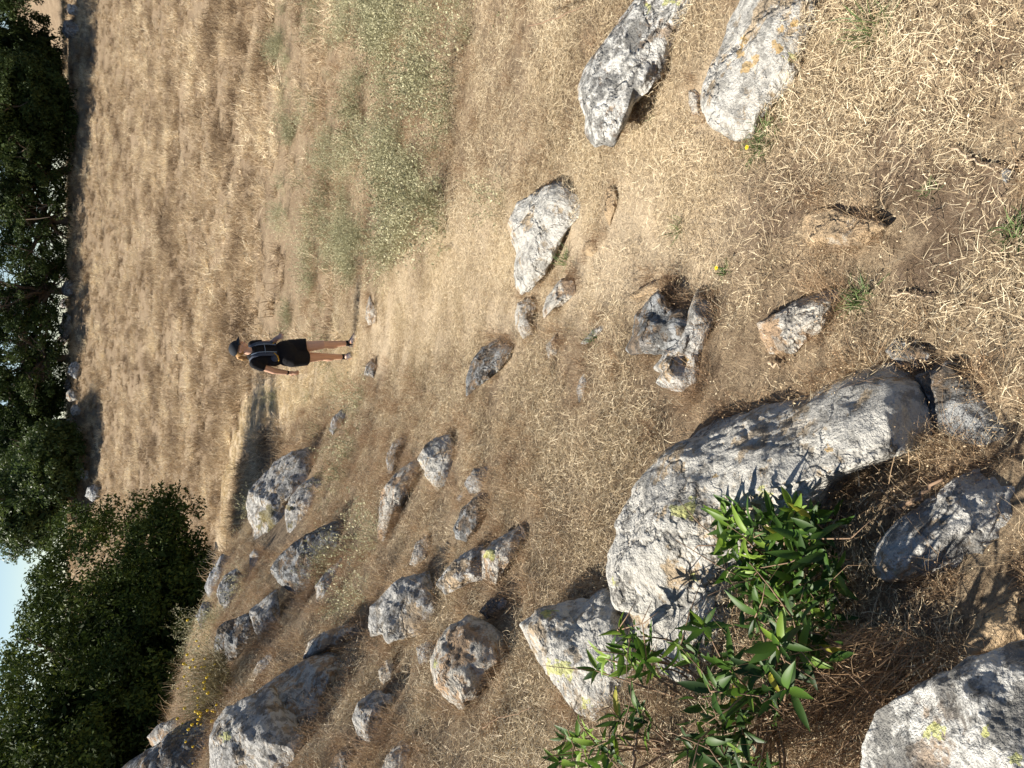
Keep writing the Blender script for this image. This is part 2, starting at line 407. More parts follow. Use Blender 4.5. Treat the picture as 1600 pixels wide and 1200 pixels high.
ROCKS = []
LCOL = {'y': 0, 'o': 1, 'm': 2}
def rock(poly, label, mat='grey', b=0.5, k=0.75, seed=None, cuts=7, res=None, bumps=(), patches=(), sink=0.18, far=False, rough=1.0, group='boulders on the hillside', d_over=None, name='boulder', apex=(0, 0), lobes=()):
    seed = seed if seed is not None else len(ROCKS) * 13 + 5
    r_ = np.random.default_rng(seed)
    P = np.array(poly, float); x, y = P[:, 0], P[:, 1]; x2, y2 = np.roll(x, -1), np.roll(y, -1)
    cr = x * y2 - x2 * y; A = cr.sum() / 2; cx = ((x + x2) * cr).sum() / (6 * A); cy = ((y + y2) * cr).sum() / (6 * A)
    size = math.sqrt(abs(A) / math.pi)
    th = np.linspace(-math.pi, math.pi, 361); R = np.zeros(361)
    for i, t in enumerate(th):
        dx, dy = math.cos(t), math.sin(t); best = 0
        for j in range(len(P)):
            ax, ay = P[j] - (cx, cy); bx, by = P[(j + 1) % len(P)] - (cx, cy)
            ex, ey = bx - ax, by - ay; den = dx * ey - dy * ex
            if abs(den) < 1e-9: continue
            tt = (ax * ey - ay * ex) / den; u = (ax * dy - ay * dx) / den
            if tt > 0 and -1e-6 <= u <= 1 + 1e-6: best = max(best, tt)
        R[i] = best
    for _ in range(2):
        R[1:-1] = (R[:-2] + 2 * R[1:-1] + R[2:]) / 4; R[0] = R[-1] = (R[0] + R[-2]) / 2
    R = R * (1 + 0.12 * np.clip(np.cos(th), 0, 1))           # foot goes a little into the soil
    xb, xt = x.max(), x.min(); yb = y[np.argmax(x)]
    dbot = d_over or hit(min(xb, 1590), np.clip(yb, 5, 1195)); dtop = hit(xt, cy)
    sm = size * dbot / F; D = k * sm
    ln = (xb - xt) * dbot / F
    slope = b * min(dtop - dbot, 1.6 * ln) / (xb - xt)
    yl, yh = max(y.min(), 0), min(y.max(), 1200); sy = b * np.clip((hit(cx, yh) - hit(cx, yl)) / (yh - yl), -1.2 * dbot / F, 1.2 * dbot / F) if yh > yl + 4 else 0.0
    q, fc = ico(res or (7 if size > 90 else 6 if size > 28 else 5))
    q = q.copy()
    # planar faces, as split sandstone has
    for _ in range(cuts):
        n = r_.normal(size=3); n[2] = abs(n[2]) * 0.9 + 0.15; n /= np.linalg.norm(n)
        h = r_.uniform(0.62, 0.9); s = q @ n - h; q = q - np.outer(np.where(s > 0, s * 0.88, 0), n)
    q = q + 0.10 * np.stack([fbm(q * 1.3 + seed, 3, seed), fbm(q * 1.3 + seed + 9, 3, seed + 1), fbm(q * 1.6 + seed + 4, 3, seed + 2)], -1) * np.array([0.4, 0.4, 1.3])
    rho = np.hypot(q[:, 0], q[:, 1]); t = np.arctan2(q[:, 1], q[:, 0])
    nb = 72; bi = ((t + math.pi) / (2 * math.pi) * nb).astype(int) % nb; mx = np.zeros(nb); np.maximum.at(mx, bi, rho)
    mx = (np.roll(mx, 1) + 2 * mx + np.roll(mx, -1)) / 4; rho = rho / np.clip(np.interp(t, -math.pi + (np.arange(-1, nb + 1) + 0.5) * 2 * math.pi / nb, np.r_[mx[-1], mx, mx[0]]), 0.7, 1.2)
    rr = np.interp(t, th, R) * np.minimum(rho, 1.03)**0.9
    px, py = cx + rr * np.cos(t) + apex[0] * np.maximum(q[:, 2], 0) * size, cy + rr * np.sin(t) + apex[1] * np.maximum(q[:, 2], 0) * size
    dep = dbot + slope * (xb - px) + sy * (py - yb) + sink * D - D * np.where(q[:, 2] > 0, q[:, 2], q[:, 2] * 1.3)
    for bx, by, br, amt in bumps:
        g = np.exp(-((px - bx)**2 + (py - by)**2) / (2 * br**2)); dep = dep - amt * sm * g * (q[:, 2] > -0.1)
    Wd = dep[:, None] * ray(px, py)
    c = Wd.mean(0); out = Wd - c; out /= np.linalg.norm(out, axis=1)[:, None]
    u = Wd / sm
    disp = 0.085 * fbm(u * 1.9 + seed, 5, seed + 3, 0.55) + 0.085 * fbm(u * 1.5 + 3 + seed, 5, seed + 4, 0.55, True) 
    pit = vnoise(u * 6 + seed, seed + 8); disp = disp - 0.016 * smooth(0.25, 0.7, pit) + 0.012 * fbm(u * 14, 3, seed + 5)
    st = np.abs(((u @ np.array([0.35, 0.25, 0.9]) * 3.2 + 0.6 * fbm(u * 1.2, 2, seed)) % 1) - 0.5)
    disp = disp - 0.035 * smooth(0.43, 0.5, st) * smooth(-0.2, 0.5, vnoise(u * 1.1, seed + 21))                # bedding grooves
    Wd = Wd + out * (disp * sm * rough)[:, None]
    lich = np.zeros((len(Wd), 3))
    for kx, ky, kr, kc in patches:
        jn = fbm(np.stack([px, py, 0 * px], -1) / (kr * 0.55) + seed, 3, seed + 31)
        g = 1 - smooth(0.45, 1.35, np.hypot(px - kx, py - ky) / (kr * (1 + 1.0 * jn)).clip(kr * 0.25)); lich[:, LCOL[kc]] = np.maximum(lich[:, LCOL[kc]], g * 0.95 * (q[:, 2] > 0))
    base = (dbot + sink * D) * ray(min(xb, 1600), cy); base[2] = float(H(base[0], base[1]))
    ROCKS.append((poly, dbot + slope * (xb - xt) + sink * D + D * 0.5))
    if label is None: return Wd, fc, lich
    for lp, kw in lobes:
        a, f2, l2 = rock(lp, None, **kw); fc = np.concatenate([fc, f2 + len(Wd)]); Wd = np.concatenate([Wd, a]); lich = np.concatenate([lich, l2])
    o = mesh_obj(name, Wd, fc, (RMF if far else RM)[mat], loc=base, attrs={'lichen': lich})
    tag(o, label, 'boulder' if sm > 0.12 else 'rock', group)
    return o

NEAR = 'boulders in the foreground'
rock([(950, 905), (957, 860), (968, 815), (988, 760), (1040, 700), (1130, 655), (1220, 640), (1290, 605), (1350, 570), (1400, 558), (1432, 590), (1460, 660), (1462, 698),
      (1440, 707), (1370, 722), (1330, 750), (1290, 800), (1240, 860), (1180, 910), (1130, 950), (1060, 965), (990, 960), (958, 945)],
     'huge long pale lichen-crusted boulder, largest in the photo, with the leafy shrub against it', 'pale', b=0.72, k=0.78, cuts=6, seed=11, sink=0.28, group=NEAR,
     bumps=[(1330, 650, 70, 0.25), (1160, 700, 60, 0.12), (1025, 850, 28, 0.10), (1060, 880, 32, -0.10), (1140, 765, 34, -0.10), (1200, 730, 40, 0.10), (1000, 925, 22, -0.10), (1250, 690, 26, -0.08), (1410, 625, 38, 0.22), (975, 880, 22, 0.08)],
     patches=[(1192, 772, 12, 'y'), (1075, 792, 16, 'y'), (1083, 900, 9, 'y'), (965, 905, 7, 'y'), (1250, 770, 7, 'o'), (1120, 745, 5, 'o'), (1300, 700, 7, 'o')],
     lobes=[([(955, 915), (1000, 860), (1080, 840), (1150, 860), (1190, 900), (1150, 960), (1115, 1030), (1090, 1090), (1050, 1100), (1010, 1030), (985, 990), (960, 950)], dict(mat='pale', b=0.85, k=0.5, seed=12, cuts=5, sink=0.1))])
rock([(810, 975), (848, 948), (900, 940), (945, 925), (968, 945), (1000, 990), (1015, 1050), (965, 1110), (930, 1127), (893, 1100), (855, 1055), (835, 1020)],
     'rounded grey boulder with a bright yellow-green lichen patch beside the huge boulder', 'pale', b=0.6, seed=27, sink=0.35, group=NEAR,
     patches=[(876, 1047, 20, 'y'), (915, 1095, 9, 'y'), (858, 960, 9, 'y'), (870, 950, 8, 'y')])
rock([(1355, 895), (1375, 845), (1410, 810), (1460, 775), (1510, 742), (1560, 718), (1640, 708), (1660, 800), (1600, 850), (1545, 882), (1480, 892), (1420, 910), (1375, 912)],
     'grey boulder with leaf shadows across it, at the photo edge beside the huge boulder', 'grey', b=0.6, seed=33, group=NEAR, k=0.6)
rock([(1345, 1230), (1347, 1165), (1368, 1112), (1435, 1072), (1500, 1040), (1555, 1014), (1640, 1000), (1740, 1060), (1740, 1290), (1400, 1290)],
     'white and black speckled boulder in the corner with a few green lichen spots', 'spot', b=0.6, seed=44, group=NEAR, k=0.6, d_over=0.82, rough=0.8,
     patches=[(1470, 1140, 14, 'y'), (1455, 1150, 8, 'y'), (1540, 1145, 9, 'y'), (1585, 1185, 12, 'y'), (1478, 1155, 6, 'y'), (1365, 1158, 8, 'o')])
rock([(1508, 1005), (1528, 962), (1570, 928), (1640, 895), (1680, 990), (1590, 1012), (1545, 1030), (1515, 1025)], 'tan boulder wedged behind the speckled corner boulder', 'tan', b=0.6, seed=55, sink=-0.4, group=NEAR)
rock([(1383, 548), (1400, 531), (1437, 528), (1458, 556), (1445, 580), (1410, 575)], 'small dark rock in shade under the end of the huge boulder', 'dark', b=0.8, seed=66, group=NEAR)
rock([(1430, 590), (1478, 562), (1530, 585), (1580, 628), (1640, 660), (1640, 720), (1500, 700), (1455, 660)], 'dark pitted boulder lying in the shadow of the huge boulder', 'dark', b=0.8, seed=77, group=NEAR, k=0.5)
rock([(1183, 505), (1213, 490), (1247, 470), (1280, 455), (1312, 450), (1320, 462), (1297, 495), (1262, 533), (1243, 548), (1203, 553), (1192, 530)],
     'low grey and cream rock half sunk in the straw, above the huge boulder', 'warm', b=0.8, k=0.75, seed=88, sink=-0.25)
rock([(977, 545), (990, 523), (992, 493), (1013, 470), (1029, 455), (1040, 466), (1052, 486), (1073, 480), (1098, 520), (1075, 545), (1040, 552), (1005, 552), (985, 556)],
     'wind-carved grey rock with a scooped hollow, left part of a jagged pair', 'dark', b=0.7, k=0.8, seed=91, bumps=[(1030, 490, 10, -0.25), (1060, 510, 10, 0.25), (1010, 530, 12, 0.2)])
rock([(1020, 575), (1040, 550), (1062, 520), (1078, 480), (1090, 452), (1113, 477), (1118, 500), (1104, 527), (1094, 557), (1098, 587), (1093, 614), (1063, 618), (1040, 610), (1023, 596), (1034, 584)],
     'jagged grey rock with a dark cavity and orange moss, right part of a jagged pair', 'grey', b=0.7, k=0.9, seed=98, bumps=[(1070, 566, 15, -0.28), (1045, 575, 9, 0.3), (1085, 490, 9, 0.3), (1090, 560, 8, 0.2)], patches=[(1070, 565, 7, 'o')])
rock([(980, 463), (1010, 445), (1037, 435), (1062, 438), (1042, 455), (1012, 460), (990, 468)], 'thin tan edge of buried rock beside the jagged pair', 'tan', b=0.9, k=0.5, seed=101)
rock([(793, 355), (807, 317), (822, 308), (850, 292), (878, 289), (900, 312), (905, 335), (880, 362), (862, 400), (852, 425), (830, 452), (812, 462), (803, 430), (806, 395)],
     'broad flat cream boulder with a grey peak standing in the middle of the trodden path', 'pale', b=0.85, k=0.6, seed=112, bumps=[(865, 315, 22, 0.3)])
rock([(808, 473), (830, 466), (838, 477), (831, 500), (834, 520), (817, 530), (807, 513), (804, 493)], 'pale block of rock just beyond the broad flat cream boulder', 'pale', b=0.7, seed=121)
rock([(855, 463), (877, 436), (900, 436), (903, 457), (880, 474), (858, 486), (850, 503), (848, 485)], 'grey wedge-shaped rock with a dark crack on the path', 'warm', b=0.8, seed=133, sink=-0.1)
rock([(852, 540), (868, 523), (877, 533), (871, 553), (857, 559)], 'small rounded grey-tan rock in short straw', 'warm', b=0.7, seed=140, sink=-0.1)
rock([(883, 560), (890, 547), (899, 553), (897, 572), (888, 582), (883, 574)], 'small whitish cracked stone', 'pale', b=0.7, seed=145)
rock([(906, 537), (930, 512), (953, 496), (958, 503), (934, 525), (914, 539)], 'narrow grey sliver of rock with a weed at its foot', 'grey', b=0.8, seed=150, sink=-0.1)
rock([(913, 572), (921, 588), (915, 618), (905, 632), (901, 607)], 'slim grey stone showing above brown straw', 'grey', b=0.8, seed=155, sink=-0.1)
rock([(729, 620), (729, 590), (737, 563), (753, 543), (783, 529), (802, 540), (790, 563), (772, 584), (748, 603)], 'flat dark grey slab flush with the straw beyond the path', 'dark', b=0.9, k=0.6, seed=160, sink=-0.25)
rock([(578, 460), (588, 487), (586, 503), (576, 508), (571, 497), (573, 478)], 'small rock on the path at the tip of the hiker shadow', 'warm', b=0.8, seed=165, sink=-0.2)
rock([(568, 586), (573, 568), (582, 560), (588, 572), (584, 590)], 'small grey rock beside the hiker feet', 'grey', b=0.9, seed=170, sink=-0.2)
rock([(514, 672), (520, 652), (534, 640), (540, 650), (532, 668), (520, 680)], 'small grey rock in brown grass left of the hiker', 'grey', b=0.6, seed=175, far=True)
rock([(603, 715), (613, 692), (630, 680), (637, 688), (622, 710), (613, 742), (606, 738)], 'narrow upright grey rock in brown grass', 'grey', b=0.5, seed=180)
rock([(653, 718), (660, 700), (680, 685), (703, 680), (711, 700), (709, 733), (703, 760), (683, 766), (668, 747)], 'squarish bright white-topped rock among brown grass', 'pale', b=0.5, seed=186, apex=(0.0, 0.1))
rock([(590, 840), (591, 797), (597, 767), (612, 745), (643, 723), (657, 722), (652, 747), (636, 775), (615, 820), (600, 846)], 'long tan and grey rock touching the squarish white-topped rock', 'warm', b=0.5, seed=190)
rock([(726, 755), (740, 733), (764, 729), (766, 745), (752, 772), (733, 772)], 'small rounded dark grey rock', 'grey', b=0.6, seed=196)
rock([(709, 825), (722, 795), (748, 772), (772, 762), (768, 790), (750, 822), (728, 848), (713, 840)], 'oval dark speckled rock below the small rounded rock', 'dark', b=0.6, seed=201)
rock([(681, 912), (700, 886), (727, 863), (755, 852), (757, 903), (730, 912), (697, 929)], 'banded grey rock, left half of a split pair', 'grey', b=0.5, seed=207)
rock([(753, 903), (753, 860), (775, 843), (812, 824), (822, 837), (801, 873), (774, 915)], 'yellowish grey rock, right half of a split pair', 'warm', b=0.5, seed=211, patches=[(768, 868, 10, 'y')])
rock([(578, 996), (580, 948), (600, 926), (630, 902), (665, 898), (680, 945), (655, 988), (607, 1004), (598, 990)], 'grey boulder with a deep vertical crack and a green tuft on top', 'grey', b=0.5, seed=218, bumps=[(622, 960, 16, -0.12)])
rock([(650, 1012), (668, 1000), (685, 1008), (680, 1032), (655, 1038)], 'small grey rock sunk in grass behind the warm cream boulder', 'grey', b=0.8, seed=222)
rock([(672, 1030), (686, 1000), (703, 980), (730, 962), (755, 975), (782, 998), (786, 1027), (762, 1047), (748, 1083), (723, 1112), (698, 1090), (677, 1067)],
     'large cream and orange angular boulder in brown grass', 'warm', b=0.45, seed=229, apex=(-0.05, 0.1), patches=[(682, 1035, 8, 'y')])
rock([(551, 1122), (560, 1096), (587, 1079), (614, 1090), (605, 1133), (597, 1160), (576, 1174), (560, 1153)], 'white-topped oval grey boulder', 'grey', b=0.4, seed=233)
rock([(591, 1048), (606, 1029), (616, 1040), (611, 1063), (597, 1074)], 'small round rock next to the white-topped oval boulder', 'warm', b=0.5, seed=238)
rock([(593, 1212), (605, 1180), (627, 1157), (647, 1165), (642, 1195), (628, 1220)], 'tan grey rock cut by the photo edge beyond the oval boulder', 'warm', b=0.5, seed=244)
rock([(513, 1212), (520, 1185), (535, 1168), (556, 1169), (553, 1200), (540, 1220)], 'dark rough rock at the photo edge', 'dark', b=0.4, seed=248)
rock([(328, 1225), (328, 1150), (337, 1127), (353, 1107), (377, 1093), (402, 1084), (424, 1075), (455, 1125), (470, 1165), (460, 1225)], 'big blue-grey boulder with deep black cracks at the photo edge', 'grey', b=0.4, seed=255, bumps=[(380, 1155, 22, -0.10), (415, 1140, 24, 0.15)], patches=[(355, 1150, 8, 'y')])
rock([(398, 1082), (433, 1057), (475, 1032), (515, 1023), (539, 1035), (532, 1065), (509, 1095), (502, 1135), (472, 1162), (448, 1140), (418, 1102)], 'slanting brown-grey boulder with a bright triangular face', 'warm', b=0.45, seed=262, bumps=[(445, 1105, 22, 0.25)])
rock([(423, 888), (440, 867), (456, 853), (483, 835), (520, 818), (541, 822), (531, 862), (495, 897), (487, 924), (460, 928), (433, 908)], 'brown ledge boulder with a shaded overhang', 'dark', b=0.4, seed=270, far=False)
rock([(493, 915), (513, 890), (538, 869), (535, 900), (518, 935), (499, 958), (494, 940)], 'pale grey slab leaning below the brown ledge boulder', 'grey', b=0.6, seed=275)
rock([(386, 786), (392, 768), (405, 749), (427, 725), (456, 707), (481, 703), (495, 716), (493, 748), (472, 770), (458, 800), (462, 830), (466, 850), (440, 869), (415, 863), (400, 846), (389, 815)],
     'tall rounded boulder splashed with golden-brown moss, nearest to the hiker', 'grey', b=0.25, k=0.8, cuts=8, seed=284, sink=0.45, patches=[(415, 805, 13, 'm'), (425, 825, 14, 'm'), (435, 845, 9, 'm'), (408, 820, 9, 'm'), (422, 795, 8, 'm')])
rock([(446, 800), (455, 775), (470, 757), (490, 747), (502, 758), (494, 782), (484, 802), (486, 822), (468, 853), (449, 832)], 'smaller grey boulder leaning on the moss-splashed boulder', 'grey', b=0.3, seed=291, sink=0.1, patches=[(453, 793, 5, 'm'), (455, 820, 5, 'm')])
rock([(390, 868), (397, 858), (412, 864), (404, 884), (397, 903), (390, 891)], 'small upright rock behind the moss-splashed boulder', 'grey', b=0.3, seed=295)
rock([(319, 918), (330, 893), (346, 866), (361, 873), (354, 897), (344, 912), (341, 940), (325, 932)], 'narrow white-edged rock on the slope crest', 'grey', b=0.3, seed=301, far=True)
rock([(338, 923), (353, 897), (370, 889), (381, 907), (378, 940), (357, 954), (343, 942)], 'blocky blue-grey rock leaning on the narrow white-edged rock', 'grey', b=0.3, seed=305, far=True)
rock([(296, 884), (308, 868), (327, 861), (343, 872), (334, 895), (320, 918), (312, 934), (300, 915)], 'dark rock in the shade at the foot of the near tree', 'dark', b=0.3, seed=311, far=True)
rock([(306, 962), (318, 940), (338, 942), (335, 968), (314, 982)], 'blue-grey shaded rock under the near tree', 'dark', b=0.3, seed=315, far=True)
rock([(334, 1008), (340, 983), (353, 972), (372, 966), (391, 959), (402, 985), (398, 1010), (370, 1032), (347, 1032), (336, 1020)], 'round boulder with a dark face and a bright rim', 'dark', b=0.2, seed=322, far=False)
rock([(389, 954), (410, 937), (432, 922), (436, 965), (421, 988), (405, 1001), (396, 977)], 'grey boulder with the grass around it, right of the dark-faced boulder', 'grey', b=0.4, seed=328)
rock([(256, 1018), (268, 1006), (290, 992), (296, 1017), (288, 1047), (274, 1068), (260, 1053)], 'sunlit tan rock under the near tree crown', 'warm', b=0.2, seed=333, far=True)
rock([(229, 1152), (247, 1133), (265, 1126), (284, 1117), (287, 1140), (268, 1155), (240, 1170)], 'small tan rock at the edge of the near tree crown', 'warm', b=0.4, seed=338, far=True)
rock([(180, 1215), (195, 1195), (233, 1170), (287, 1133), (327, 1119), (336, 1137), (329, 1175), (318, 1225), (200, 1240)], 'broad dark brown boulder under the near tree by the photo edge', 'dark', b=0.4, seed=344)
rock([(392, 1058), (402, 1035), (418, 1024), (431, 1022), (428, 1045), (412, 1062)], 'low pale grey rock in grass behind the slanting boulder', 'grey', b=0.6, seed=349)
rock([(472, 1032), (482, 1003), (505, 988), (540, 978), (572, 972), (560, 990), (530, 1004), (500, 1022)], 'long grey-brown rock ridge with a shaded edge', 'warm', b=0.5, seed=354)
rock([(640, 882), (650, 848), (668, 836), (674, 850), (665, 870), (650, 884)], 'grey-green rock half hidden in pale herbs', 'grey', b=0.6, seed=359)
rock([(749, 955), (768, 934), (794, 932), (788, 952), (762, 966)], 'small dark shaded rock in the hollow above the cream and orange boulder', 'dark', b=0.5, seed=364)
rock([(903, 135), (913, 108), (933, 76), (967, 36), (995, 0), (1015, -30), (1110, -40), (1072, 10), (1062, 35), (1044, 77), (1031, 113), (1012, 140), (990, 160), (981, 187), (960, 228), (946, 220), (930, 232), (913, 207), (914, 185), (906, 152)],
     'long lichen-mottled boulder with pinkish patches, farther of the two by the path', 'spot', b=0.75, k=0.7, seed=371, cuts=6, patches=[(1040, 5, 8, 'y'), (1060, 8, 6, 'y'), (1015, 15, 7, 'y')], bumps=[(930, 150, 22, 0.2)])
rock([(1096, 135), (1110, 103), (1127, 72), (1137, 40), (1155, 5), (1170, -40), (1290, -40), (1272, 20), (1262, 57), (1248, 93), (1238, 124), (1214, 156), (1192, 186), (1176, 214), (1150, 222), (1113, 198), (1096, 172)],
     'smooth blue-grey boulder with orange lichen spots, nearer of the two by the path', 'pale', b=0.75, k=0.65, seed=380, cuts=4, rough=0.7,
     patches=[(1163, 62, 8, 'o'), (1157, 70, 6, 'o'), (1180, 90, 7, 'o'), (1165, 108, 9, 'o'), (1168, 103, 8, 'o'), (1215, 75, 10, 'o'), (1220, 45, 7, 'o'), (1240, 40, 8, 'o'), (1155, 85, 9, 'o'), (1235, 90, 10, 'y')])
rock([(1076, 143), (1088, 137), (1098, 145), (1097, 178), (1082, 181), (1077, 165)], 'small squared stone tucked beside the smooth blue-grey boulder', 'warm', b=0.6, seed=388)
rock([(1256, 335), (1275, 328), (1300, 325), (1327, 336), (1366, 342), (1379, 354), (1364, 365), (1347, 381), (1300, 385), (1262, 382), (1254, 358)], 'flat tan stone shaped like a shoe sole lying in straw', 'tan', b=0.9, k=0.8, seed=393, cuts=3, rough=0.5, sink=-0.6)
rock([(1565, 266), (1574, 260), (1592, 261), (1598, 272), (1596, 284), (1572, 286), (1566, 278)], 'small dark cube-shaped stone on bare soil', 'dark', b=0.5, k=0.9, seed=401, cuts=8, name='stone')
rock([(944, 334), (946, 296), (956, 290), (965, 303), (961, 333), (953, 355)], 'pinkish tan stone beyond the smooth blue-grey boulder', 'tan', b=0.8, seed=405, k=0.7, sink=-0.25)
rock([(908, 395), (915, 378), (930, 374), (936, 388), (926, 402)], 'flat beige stone on the path beside a green weed', 'tan', b=0.8, seed=409, k=0.7, sink=-0.25)
rock([(712, 780), (722, 768), (730, 775), (722, 787)], 'tiny grey stone beside the oval dark speckled rock', 'grey', b=0.8, seed=412, name='stone')
FAR = 'grey stones along the foot of the tree line'
FL = 'grey stone in the shaded row along the foot of the far tree line'
for i, (x, y, r) in enumerate([(100, 428, 10), (106, 452, 13), (99, 474, 9), (103, 497, 10), (102, 516, 15), (97, 532, 9), (117, 578, 13), (105, 601, 9), (113, 617, 11), (118, 641, 10),
                               (112, 662, 13), (122, 676, 9), (125, 722, 12), (116, 733, 10), (133, 742, 9)]):
    a = np.linspace(0, 2 * math.pi, 10)[:-1]; w = rng.uniform(0.75, 1.15, 9)
    rock([(x + r * 0.8 * w[j] * math.cos(a[j]), y + r * w[j] * math.sin(a[j])) for j in range(9)], FL, ('grey', 'dark', 'warm')[i % 3], b=0.1, seed=500 + i, far=True, group=FAR, cuts=5, res=5)
rock([(133, 775), (137, 762), (148, 756), (158, 762), (156, 776), (144, 784)], 'bright white sunlit stone at the tree line beside the near tree crown', 'grey', b=0.1, seed=520, far=True, group=FAR)
rock([(97, 50), (100, 33), (112, 30), (124, 42), (122, 58), (106, 60)], 'dark stone on the sunlit rise beyond the far tree line', 'dark', b=0.1, seed=521, far=True, group=FAR)
rock([(103, 14), (107, 6), (117, 8), (124, 16), (120, 24), (108, 22)], 'pale stone at the photo edge on the sunlit rise', 'grey', b=0.1, seed=522, far=True, group=FAR)
print('rocks', len(ROCKS))

# ------------------------------------------------------------------ grasses (uncountable: scattered as stuff)
def blades(n, spread, len_, wid, lean, curl, seed, segs=3, flat=False, tipw=0.2, up0=0.0, heads=0.0, az=None, hs=1.0):
    r = np.random.default_rng(seed)
    a = r.uniform(0, 2 * math.pi, n); rad = spread * np.sqrt(r.uniform(0, 1, n))
    base = np.stack([rad * np.cos(a), rad * np.sin(a), np.full(n, -0.01)], -1)
    if flat: base[:, 2] = r.uniform(0.0, 0.022, n)
    L = r.uniform(*len_, n) if not flat else len_[0] + (len_[1] - len_[0]) * r.uniform(0, 1, n)**2.0; w = r.uniform(*wid, n)
    h = r.uniform(0, 2 * math.pi, n) if az is None else r.normal(az, 0.5, n)
    ln = r.uniform(*lean, n)                     # start angle from vertical
    cu = r.normal(0, 1, n) * curl + (curl if not flat else 0)
    side = np.stack([-np.sin(h), np.cos(h), np.zeros(n)], -1)
    tw = r.uniform(-1.2, 1.2, n)[:, None]
    pts = [base]; p = base.copy(); dz = 0
    hc = r.normal(0, 0.22 if flat else 0.35, n)
    for k in range(segs):
        an = ln + cu * (k + 0.5) / segs; hh = h + hc * k
        d = np.stack([np.sin(an) * np.cos(hh), np.sin(an) * np.sin(hh), np.cos(an)], -1)
        p = p + d * (L / segs)[:, None]; pts.append(p.copy())
    V = []; nrm = np.cross(side, np.stack([np.sin(ln) * np.cos(h), np.sin(ln) * np.sin(h), np.cos(ln)], -1))
    sd = side * np.cos(tw) + nrm * np.sin(tw)
    for k in range(segs + 1):
        f = (1 - (1 - tipw) * k / segs); V += [pts[k] - sd * (w * f / 2)[:, None], pts[k] + sd * (w * f / 2)[:, None]]
    V = np.stack(V, 1).reshape(-1, 3); m = 2 * (segs + 1)
    q = np.array([[2 * k, 2 * k + 1, 2 * k + 3, 2 * k + 2] for k in range(segs)])
    Fc = (np.arange(n)[:, None, None] * m + q[None]).reshape(-1, 4)
    c = np.repeat(r.uniform(0, 1, n), m)
    if heads:                                       # seed heads: small diamond leaflets along the upper stem
        nh = int(n * heads); idx = r.integers(0, n, nh); t = r.uniform(0.35, 1.0, nh)
        kk = np.minimum((t * segs).astype(int), segs - 1); fr = t * segs - kk
        PP = np.stack(pts, 1); hp = PP[idx, kk] * (1 - fr)[:, None] + PP[idx, kk + 1] * fr[:, None] + r.normal(0, 0.006, (nh, 3))
        d1 = r.normal(size=(nh, 3)); d1 /= np.linalg.norm(d1, axis=1)[:, None]; d2 = np.cross(d1, r.normal(size=(nh, 3))); d2 /= np.linalg.norm(d2, axis=1)[:, None]
        s = r.uniform(0.004, 0.009, nh)[:, None] * hs
        HV = np.stack([hp - d1 * s, hp - d2 * s * 0.6, hp + d1 * s, hp + d2 * s * 0.6], 1).reshape(-1, 3)
        HF = np.arange(nh * 4).reshape(-1, 4) + len(V)
        V = np.concatenate([V, HV]); Fc = np.concatenate([Fc, HF]); c = np.concatenate([c, np.repeat(r.uniform(0.55, 1, nh), 4)])
    return V, Fc, c

def proto(name, variants, mat):
    c = bpy.data.collections.new(name)
    for V, Fc, col in variants:
        o = mesh_obj(name + '_tuft', V, Fc, mat, attrs={'rnd': col}, link=False, shade=False); c.objects.link(o)
    return c

def scatter(name, P, coll, scale, rot, label, tilt=None):
    me = bpy.data.meshes.new(name); me.from_pydata([tuple(p) for p in P], [], []); 
    n = len(P)
    for nm, dat, typ in (('scl', scale, 'FLOAT'),):
        a = me.attributes.new(nm, typ, 'POINT'); a.data.foreach_set('value', np.asarray(dat, np.float32))
    a = me.attributes.new('rot', 'FLOAT_VECTOR', 'POINT'); a.data.foreach_set('vector', np.asarray(rot, np.float32).ravel())
    o = bpy.data.objects.new(name, me); COL.objects.link(o)
    g = bpy.data.node_groups.new(name + '_nodes', 'GeometryNodeTree')
    g.interface.new_socket('Geometry', in_out='INPUT', socket_type='NodeSocketGeometry'); g.interface.new_socket('Geometry', in_out='OUTPUT', socket_type='NodeSocketGeometry')
    N = g.nodes; L = g.links; i = N.new('NodeGroupInput'); u = N.new('NodeGroupOutput')
    ip = N.new('GeometryNodeInstanceOnPoints'); ci = N.new('GeometryNodeCollectionInfo'); ci.inputs[0].default_value = coll
    ci.inputs['Separate Children'].default_value = True; ci.inputs['Reset Children'].default_value = True
    a1 = N.new('GeometryNodeInputNamedAttribute'); a1.data_type = 'FLOAT'; a1.inputs[0].default_value = 'scl'
    a2 = N.new('GeometryNodeInputNamedAttribute'); a2.data_type = 'FLOAT_VECTOR'; a2.inputs[0].default_value = 'rot'
    er = N.new('FunctionNodeEulerToRotation')
    L.new(i.outputs[0], ip.inputs['Points']); L.new(ci.outputs[0], ip.inputs['Instance']); ip.inputs['Pick Instance'].default_value = True
    L.new(a1.outputs[0], ip.inputs['Scale']); L.new(a2.outputs[0], er.inputs[0]); L.new(er.outputs[0], ip.inputs['Rotation'])
    rv = N.new('FunctionNodeRandomValue'); rv.data_type = 'INT'
    ints = [s for s in rv.inputs if s.type == 'INT']; ints[0].default_value = 0; ints[1].default_value = len(coll.objects) - 1
    out = [s for s in rv.outputs if s.type == 'INT'][0]; L.new(out, ip.inputs['Instance Index'])
    L.new(ip.outputs[0], u.inputs[0])
    md = o.modifiers.new('scatter', 'NODES'); md.node_group = g
    tag(o, label, 'grass', kind='stuff'); print(name, n); return o

